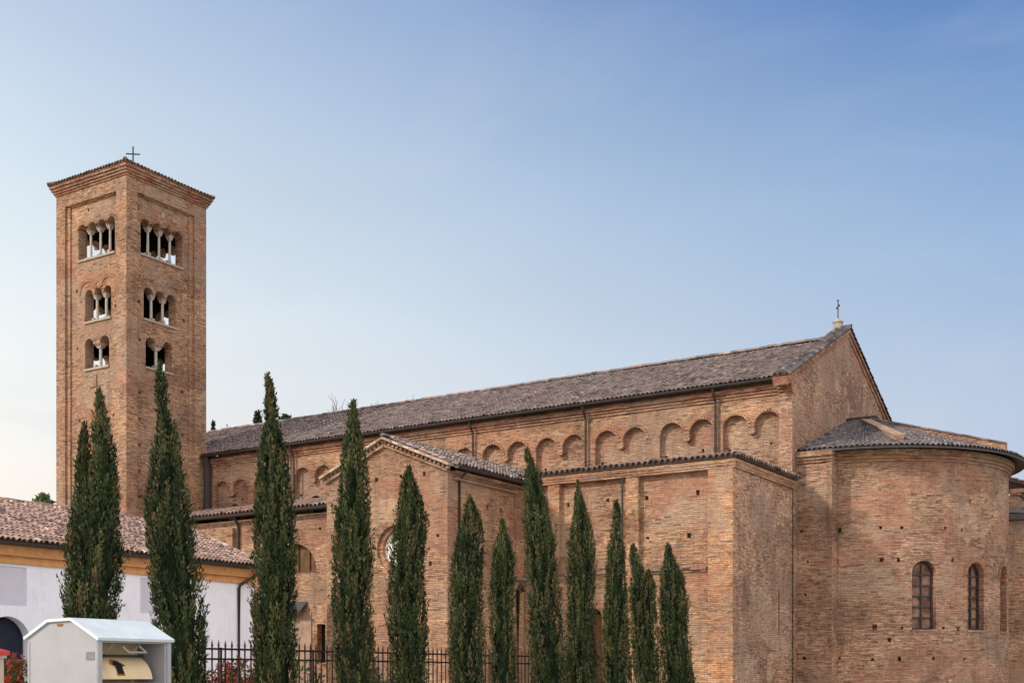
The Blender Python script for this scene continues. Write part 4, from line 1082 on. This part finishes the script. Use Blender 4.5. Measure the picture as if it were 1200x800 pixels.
ROW = [
    ((-15.5, 12.4), [(5.89, 0.052, 0.078), (5.65, 0.013, 0.118), (5.44, 0.01, 0.196), (4.94, -0.05, 0.287), (4.46, -0.09, 0.327), (4.08, -0.16, 0.353), (3.73, -0.314, 0.392), (3.36, -0.34, 0.392), (2.98, -0.366, 0.379), (2.45, -0.418, 0.287), (1.6, -0.392, 0.314), (1.0, -0.385, 0.307), (0.45, -0.31, 0.255), (0.25, -0.165, 0.118)], 'broad two-pronged cypress behind the clothes bin, leftmost of the row', [[(5.33, -0.185, -0.16), (5.0, -0.25, -0.11), (4.6, -0.30, -0.08), (4.08, -0.34, 0.052), (3.56, -0.418, 0.078), (2.78, -0.457, 0.052), (1.99, -0.47, 0.026), (1.0, -0.465, 0.021), (0.45, -0.354, 0.043), (0.25, -0.232, -0.034)]]),
    ((-15.5, 14.02), [(6.59, -0.28, -0.252), (6.36, -0.322, -0.196), (6.08, -0.336, -0.168), (5.97, -0.28, -0.196), (5.87, -0.308, -0.154), (5.66, -0.322, -0.056), (5.24, -0.378, 0.028), (4.82, -0.42, 0.112), (4.4, -0.518, 0.168), (3.98, -0.49, 0.252), (3.14, -0.392, 0.378), (2.3, -0.336, 0.434), (1.6, -0.266, 0.462), (1.0, -0.259, 0.455), (0.45, -0.223, 0.36), (0.25, -0.087, 0.204)], 'tall ragged cypress with a bulging foot and pinched tip, right of the clothes bin', []),
    ((-15.5, 16.34), [(6.92, -0.154, -0.123), (6.67, -0.154, -0.046), (6.29, -0.184, 0.031), (6.15, -0.154, 0.015), (5.81, -0.231, 0.123), (5.26, -0.307, 0.2), (4.57, -0.353, 0.292), (3.87, -0.369, 0.338), (2.83, -0.4, 0.369), (1.8, -0.384, 0.369), (1.0, -0.376, 0.361), (0.45, -0.306, 0.296), (0.25, -0.155, 0.146)], 'tallest-looking dark cypress with a thin sparse tip, hiding the half-round window', []),
    ((-15.5, 18.5), [(6.89, -0.033, 0.0), (6.67, -0.067, 0.05), (6.31, -0.133, 0.133), (5.77, -0.216, 0.233), (5.18, -0.266, 0.299), (4.43, -0.349, 0.333), (3.83, -0.399, 0.349), (2.93, -0.399, 0.316), (2.18, -0.366, 0.399), (1.43, -0.316, 0.432), (1.0, -0.309, 0.425), (0.45, -0.259, 0.34), (0.25, -0.115, 0.184)], 'tall even cypress with a brownish left side, crossing the left verge of the gabled chapel', []),
    ((-15.5, 20.27), [(5.82, 0.0, 0.018), (5.66, -0.088, 0.071), (5.54, -0.141, 0.141), (5.13, -0.23, 0.283), (4.69, -0.318, 0.371), (4.25, -0.371, 0.336), (3.86, -0.389, 0.283), (3.19, -0.406, 0.318), (2.31, -0.371, 0.371), (1.42, -0.336, 0.406), (1.0, -0.329, 0.399), (0.45, -0.272, 0.321), (0.25, -0.127, 0.169)], 'spindle-shaped cypress in front of the white round window', []),
    ((-15.5, 22.38), [(5.44, 0.038, 0.076), (5.31, -0.019, 0.17), (5.14, -0.038, 0.246), (4.72, -0.17, 0.378), (4.25, -0.302, 0.378), (3.55, -0.378, 0.359), (2.83, -0.378, 0.34), (1.88, -0.378, 0.359), (1.41, -0.34, 0.378), (1.0, -0.333, 0.371), (0.45, -0.274, 0.3), (0.25, -0.132, 0.155)], 'stout cypress with a stepped left shoulder, under the chapel corner downpipe', []),
    ((-15.5, 23.83), [(5.1, -0.02, 0.02), (4.86, -0.059, 0.079), (4.62, -0.138, 0.158), (4.23, -0.237, 0.277), (3.87, -0.277, 0.257), (3.38, -0.296, 0.237), (2.39, -0.277, 0.257), (1.4, -0.257, 0.316), (1.0, -0.251, 0.31), (0.45, -0.209, 0.25), (0.25, -0.097, 0.132)], 'short slim cypress in front of the side wall of the chapel, between two bigger ones', []),
    ((-15.5, 25.79), [(7.01, -0.481, -0.439), (6.83, -0.502, -0.355), (6.57, -0.502, -0.188), (5.78, -0.502, 0.021), (5.26, -0.523, 0.125), (4.74, -0.481, 0.209), (4.28, -0.46, 0.251), (3.23, -0.418, 0.334), (2.19, -0.397, 0.439), (1.39, -0.334, 0.564), (1.0, -0.325, 0.555), (0.45, -0.279, 0.44), (0.25, -0.111, 0.249)], 'tall leaning cypress where the chapel roof meets the aisle, widening to its foot', []),
    ((-15.5, 27.53), [(6.49, -0.11, -0.088), (6.2, -0.132, -0.022), (5.77, -0.153, 0.132), (5.22, -0.263, 0.307), (4.67, -0.329, 0.351), (3.57, -0.329, 0.329), (2.48, -0.373, 0.351), (1.38, -0.373, 0.417), (1.0, -0.365, 0.409), (0.45, -0.301, 0.331), (0.25, -0.145, 0.171)], 'pointed cypress with knobbly sides, just left of the arched doorway', []),
    ((-15.5, 29.46), [(6.21, -0.023, 0.023), (5.98, -0.069, 0.092), (5.4, -0.138, 0.138), (4.83, -0.23, 0.207), (3.67, -0.277, 0.3), (2.52, -0.369, 0.346), (1.37, -0.392, 0.415), (1.0, -0.384, 0.407), (0.45, -0.315, 0.331), (0.25, -0.154, 0.168)], 'very narrow straight cypress just right of the arched doorway', []),
    ((-15.5, 31.21), [(5.16, -0.361, -0.313), (4.92, -0.409, -0.193), (4.66, -0.421, -0.096), (4.13, -0.409, -0.048), (3.48, -0.433, 0.048), (2.56, -0.361, 0.096), (1.36, -0.289, 0.217), (1.0, -0.284, 0.212), (0.45, -0.228, 0.177), (0.25, -0.123, 0.08)], 'small cypress with two uneven tips and a yellowish top, next to last of the row', [[(4.44, 0.072, 0.12), (4.13, -0.048, 0.265), (3.48, -0.193, 0.289), (2.56, -0.144, 0.337), (1.36, -0.096, 0.409), (1.0, -0.091, 0.404), (0.45, -0.092, 0.312), (0.25, -0.007, 0.195)]]),
    ((-15.5, 33.12), [(5.38, -0.202, -0.151), (5.13, -0.252, -0.05), (4.93, -0.277, 0.025), (4.5, -0.378, 0.252), (3.87, -0.453, 0.378), (2.94, -0.453, 0.403), (1.98, -0.403, 0.529), (1.35, -0.353, 0.63), (1.0, -0.343, 0.62), (0.45, -0.296, 0.49), (0.25, -0.113, 0.28)], 'short full cypress at the right end of the row, before the brick corner pilaster', []),
]
WARM = [0, 0, .3, 1, .7, .7, 1, .8, .8, .8, 1.3, .3]
for i, (loc, prof, lb, st) in enumerate(ROW):
    cypress(loc, prof, lb, 300+i, 1.0 if i < 5 else .9, WARM[i], st)


# ------------------------------------------------------------------ iron fence
fc = thing('iron_fence', (-16.6, 24, 0), 'rusty dark iron fence of pointed bars running behind the cypresses', 'fence')
FU, FV0, FV1 = -16.6, 13.6, 34.6
def pick(m):
    y = FV0+.1
    while y < FV1-.05:
        x = FU+rnd.uniform(-.004, .004); w = .011
        m.box((x-w, y-w, .35), (x+w, y+w, 2.12))
        b = [(x-.017, y-.017, 2.12), (x+.017, y-.017, 2.12), (x+.017, y+.017, 2.12), (x-.017, y+.017, 2.12)]
        for i in range(4): m.face([b[i], b[(i+1) % 4], (x, y, 2.25)])
        m.face(b[::-1]); y += .165
obj1('pickets', M['iron'], fc, pick)
for z in (2.07, 1.885, .5): obj1('rail', M['iron'], fc, lambda m: m.box((FU-.02, FV0, z-.018), (FU+.02, FV1, z+.018)))
y = FV0
while y <= FV1+.01:
    obj1('post', M['iron'], fc, lambda m: m.box((FU-.05, y-.018, .3), (FU-.021, y+.018, 2.1))); y += 2.5
obj1('plinth', M['beige'], fc, lambda m: m.box((FU-.12, FV0-.2, 0), (FU+.12, FV1+.2, .35)))

# ------------------------------------------------------------------ clothes bin
bn = thing('clothes_bin', (-12.57, 10.1, .06), 'white metal clothes bin with sloped roof and open cream hopper', 'clothes bin')
BU0, BU1, BV0, BV1 = -13.22, -11.93, 9.57, 10.68
def bprof(o=0.): return [(BU0-o, 2.05+o*.3), (BU0+.40, 2.235+o), (BU1-.46, 2.245+o), (BU1+o, 2.02+o*.3)]
def bbody(m):
    pr = [(BU0, .1), (BU1, .1)]+[(a, b) for a, b in bprof()[::-1]]
    for v, fl in ((BV0, 0), (BV1, 1)):
        q = [(a, v, b) for a, b in pr]; m.face(q[::-1] if fl else q, None, 0)
    m.face([(BU0, BV0, .1), (BU0, BV1, .1), (BU0, BV1, 2.05), (BU0, BV0, 2.05)][::-1])
    # front with hopper opening
    panel(m, east(BU1), rect(BV0, BV1, .1, 2.02), [H(rect(BV0+.05, BV1-.09, 1.50, 1.985), .5, True, 1, rmi=2)])
    # folded corner posts
    for v in (BV0, BV1-.055): m.box((BU1-.001, v-.004, .1), (BU1+.018, v+.059, 2.0), 2)
    for u in (BU0, BU1-.03): m.box((u-.003, BV0-.008, .1), (u+.033, BV0+.03, 2.0), 0)
    m.box((BU1-.001, BV0+.056, 1.44), (BU1+.03, BV1-.058, 1.49), 2)
    m.box((BU0+.1, BV0+.05, .06), (BU1-.1, BV1-.05, .1), 3)
obj1('body', [M['binwhite'], M['bincream'], M['binwhite'], M['dark_metal']], bn, bbody)
def broof(m):
    a = bprof(.0); th = .018
    for i in range(3):
        p, q = a[i], a[i+1]; d = V((q[0]-p[0], 0, q[1]-p[1])).normalized(); n = V((-d.z, 0, d.x))
        e0 = .05 if i == 0 else 0; e1 = .04 if i == 2 else 0
        P = V((p[0], 0, p[1]))-d*e0; Q = V((q[0], 0, q[1]))+d*e1
        c = (P+Q)/2+n*(th+.003); c.y = (BV0+BV1)/2
        m.obox(c, d*((Q-P).length/2+.002), V((0, (BV1-BV0)/2+.03, 0)), n*th)
obj1('roof', M['binroof'], bn, broof)
def bhop(m):
    n = 10; v0, v1 = BV0+.075, BV1-.19
    pts = []
    for i in range(n+1):
        t = R(8+80*i/n); pts.append((BU1-.44+.36*math.cos(t)*.95, 1.50+.33*math.sin(t)))
    for i in range(n):
        (a, b), (c, d) = pts[i], pts[i+1]
        m.face([(a, v0, b), (a, v1, b), (c, v1, d), (c, v0, d)], None, 0, True)
    for v, fl in ((v0, 0), (v1, 1)):
        q = [(a, v, b) for a, b in pts]+[(BU1-.44, v, 1.5)]; m.face(q if fl else q[::-1], None, 0)
    m.obox((BU1-.33, (v0+v1)/2, 1.835), V((.02, 0, .0)), V((0, (v1-v0)/2+.04, 0)), V((0, 0, .012)), 1)
hp = obj1('hopper', [M['bincream'], M['dark_metal']], bn, bhop)
def drum(x, y, lift):   # x along the drum, y arc length round it
    t = R(8)+y/.345
    return V((BU1-.44+(.342+lift)*math.cos(t), x, 1.50+(.33+lift)*math.sin(t)))
ARW = [(-.062, 0), (.05, 0), (.05, .13), (.105, .135), (.02, .235), (-.055, .245), (-.115, .16), (-.062, .145)]
def decal(m, sc, lift, oy):
    P = [(x*sc, y*sc+oy) for x, y in ARW]
    gr_ = [(a*.04+.003, b*.03+.002) for a in range(-5, 5) for b in range(0, 10)]
    panel(m, lambda s, z, d: drum(BV0+.45+s, z, lift), P, (), 0, 0, False, gr_)
rm = MB(); decal(rm, 1.05, .006, .045); rm.build('rust_patch', M['rust'], hp)
rm = MB(); decal(rm, .8, .012, .065); rm.build('arrow_mark', M['black'], hp)
def bhand(m):
    z = 1.93
    m.tube([(BU1-.05, BV0+.42, z+.01), (BU1-.02, BV0+.48, z-.06), (BU1-.02, BV0+.75, z-.055), (BU1-.06, BV0+.68, z+.02)], .013, 6)
obj1('handle', M['binwhite'], bn, bhand)
for v in (BV0+.14, BV0+.33, BV0+.72): obj1('bracket', M['binwhite'], bn, lambda m: m.tube([(BU1-.10, v, 1.98), (BU1-.2, v-.05, 1.86)], .009, 6))
obj1('lock_plate', M['greyplate'], bn, lambda m: m.box((-12.12, BV0-.012, 1.78), (-11.965, BV0-.001, 1.87)))
obj1('hinge', M['rust'], bn, lambda m: m.box((-12.66, BV0-.012, 2.19), (-12.56, BV0-.001, 2.215)))

# ------------------------------------------------------------------ gate pillar at the left edge
gp = thing('gate_pillar', (-10.81, 7.19, .06), 'beige rendered pillar with red sloped cap beside the clothes bin', 'pillar')
PX0, PX1, PY0, PY1 = -11.02, -10.60, 6.98, 7.40
obj1('shaft', M['beige'], gp, lambda m: (m.box((PX0, PY0, .06), (PX1, PY1, 1.76)), m.box((PX0-.02, PY0-.02, 1.76), (PX1+.02, PY1+.02, 1.79))))
def gcap(m):
    x0, x1, y0, y1 = PX0-.04, PX1+.04, PY0-.04, PY1+.04
    m.box((x0, y0, 1.79), (x1, y1, 1.83))
    b = [(x0, y0, 1.83), (x1, y0, 1.83), (x1, y1, 1.83), (x0, y1, 1.83)]
    for i in range(4): m.face([b[i], b[(i+1) % 4], ((x0+x1)/2, (y0+y1)/2, 1.92)])
obj1('cap', M['red_paint'], gp, gcap)

# ------------------------------------------------------------------ shrubs
def shrub(name, x, y, h, r, seed, mat, label, cat, group, n=1800, ls=.07, redtop=True):
    rg = np.random.default_rng(seed)
    root = thing(name, (x, y, 0), label, cat, group)
    stems = []
    for i in range(14):
        a = rg.uniform(0, 2*math.pi); rr = r*rg.uniform(.2, 1); stems.append((rr*math.cos(a), rr*math.sin(a), h*rg.uniform(.7, 1.05)*(1-.25*(rr/r)**2)))
    k = rg.integers(0, len(stems), n); t = rg.uniform(0, 1, n)**.7
    S_ = np.array(stems)[k]
    P = np.stack([x+S_[:, 0]*(.25+.75*t)+rg.normal(0, .07, n), y+S_[:, 1]*(.25+.75*t)+rg.normal(0, .07, n), S_[:, 2]*t+rg.normal(0, .04, n)], 1)
    ax = unit(rg.normal(0, 1, (n, 3))+np.array([0, 0, .6])); sv = unit(np.cross(ax, rg.normal(0, 1, (n, 3))))
    ln = rg.uniform(.6, 1.3, n)*ls
    tn = np.clip((np.where(rg.uniform(0, 1, n) < (t-.45)*1.15, rg.uniform(.55, 1, n), rg.uniform(0, .5, n)) if redtop else rg.uniform(0, 1, n)), 0, 1)
    leaf_mesh('foliage', P, ax*ln[:, None], sv*(ln*.22)[:, None], tn, M[mat], root)
    def st(m):
        for sx, sy, sz in stems[:8]: m.tube([(x, y, 0), (x+sx*.3, y+sy*.3, sz*.4), (x+sx*.9, y+sy*.9, sz*.95)], [.02, .014, .006], 5)
    obj1('stem', M['bark'], root, st)
red = [(-17.5, 12.4, 1.95, .4, 'red leaved photinia shrub seen in front of the dark archway'),
       (-17.6, 16.1, 1.95, .5, 'red tipped photinia shrub directly right of the second cypress'),
       (-17.5, 17.0, 1.85, .5, 'bushy orange red photinia shrub between second and third cypress'),
       (-17.7, 17.75, 1.95, .45, 'red tipped photinia shrub close to the third cypress')]
for i, (x, y, h, r, lb) in enumerate(red): shrub('photinia_shrub', x, y, h, r, 90+i, 'photinia', lb, 'shrub', 'red tipped shrubs along the fence', 6500, .085)
weeds = [(-16.9, 19.0, 1.88, .42, 'pale green weedy bush left of the fourth cypress'), (-16.9, 21.1, 1.75, .35, 'small pale green bush right of the fourth cypress'),
         (-16.1, 24.7, 1.5, .4, 'low green weed bush right of the seventh cypress')]
for i, (x, y, h, r, lb) in enumerate(weeds): shrub('weed_bush', x, y, h, r, 190+i, 'weed', lb, 'bush', 'pale bushes along the fence', 1500, .09, False)

# ------------------------------------------------------------------ trees on the rise behind
def far_tree(kind, x, y, h, r, seed, label, dark=True):
    rg = np.random.default_rng(seed); z0 = hill_h(x, y)
    root = thing(kind, (x, y, z0), label, 'tree', None)
    n = 6000
    t = rg.uniform(0, 1, n)
    if kind == 'conifer': rr = r*(1.02-t)**.8*rg.uniform(.3, 1, n)*(1+.25*np.sin(t*40))
    else: rr = r*np.sqrt(np.clip(1-(2*t-1)**2, 0, 1))*rg.uniform(.4, 1.05, n)
    a = rg.uniform(0, 2*math.pi, n)
    b0 = h*.25
    P = np.stack([x+rr*np.cos(a), y+rr*np.sin(a), z0+b0+(h-b0)*t+rg.normal(0, .12, n)], 1)
    ax = unit(rg.normal(0, 1, (n, 3))); sv = unit(np.cross(ax, rg.normal(0, 1, (n, 3)))); ln = rg.uniform(.25, .5, n)*min(1.4, .5+r*.3)
    leaf_mesh('crown', P, ax*ln[:, None], sv*(ln*.3)[:, None], rg.uniform(0, 1, n), M['weed'] if seed == 6 else M['fartree'], root)
    obj1('trunk', M['bark'], root, lambda m: m.tube([(x, y, z0-.3), (x, y, z0+h*.6)], [.35, .12], 8))
def bare_tree(x, y, h, seed, label):
    rg = random.Random(seed); z0 = hill_h(x, y)
    root = thing('bare_tree', (x, y, z0), label, 'tree', 'leafless trees behind the nave roof')
    m = MB()
    def br(p, d, L, r, lv):
        q = p+d*L; m.tube([p, p+d*L*.5+V((rg.uniform(-.1, .1), rg.uniform(-.1, .1), 0))*L, q], [r, r*.8, r*.6], 4, 0, False)
        if lv == 0: return
        for k in range(4 if lv > 1 else 6):
            nd = (d+V((rg.uniform(-.8, .8), rg.uniform(-.8, .8), rg.uniform(-.1, .6)))).normalized()
            br(p+d*L*rg.uniform(.55, 1), nd, L*rg.uniform(.55, .8), r*.58, lv-1)
    br(V((x, y, z0+h*.32)), V((0, 0, 1)), h*.22, .30, 4)
    k_ = h/(max(q[2] for q in m.v)-z0)
    m.v = [(q[0], q[1], z0+(q[2]-z0)*k_) for q in m.v]
    m.build('crown', M['twig'], root)
    obj1('trunk', M['twig'], root, lambda k: k.tube([(x, y, z0-.3), (x, y, z0+h*.35)], [.4, .2], 8))
def at(px, Z):   # point on the rise seen at image column px (of 1200) and depth Z
    X = (px-600)/1439*Z
    return (.8425*X-.5388*Z, .5388*X+.8425*Z)
def top_h(px, y, Z):   # height above the rise of something whose top shows at image row y
    x_, y_ = at(px, Z); return 1.6+(790-y)/1439*Z-hill_h(x_, y_)
far_tree('conifer', *at(302, 140), top_h(302, 484, 140), 2.3, 1, 'dark pointed conifer showing over the west end of the nave roof')
far_tree('broad_tree', *at(335, 145), top_h(335, 488, 145), 2.6, 2, 'rounded dark tree top just over the nave roof right of the third cypress')
far_tree('conifer', *at(250, 150), top_h(250, 494, 150), .8, 3, 'thin dark conifer tip beside the right edge of the bell tower')
far_tree('conifer', *at(267, 150), top_h(267, 502, 150), .6, 4, 'lowest tiny conifer tip over the west end of the nave roof')
far_tree('broad_tree', *at(50, 130), top_h(50, 581, 130), 2.2, 6, 'small bush top over the white wing roof left of the bell tower')
for i, (px, y, Z, lb) in enumerate([(446, 462, 150, 'leafless tree with the fullest twigs over the nave roof'), (462, 463, 150, 'thin leafless tree directly right of the fullest one over the nave roof'),
                                (430, 464, 150, 'faint leafless tree directly right of the fourth cypress tip')]):
    bare_tree(*at(px, Z), top_h(px, y, Z), 40+i, lb)
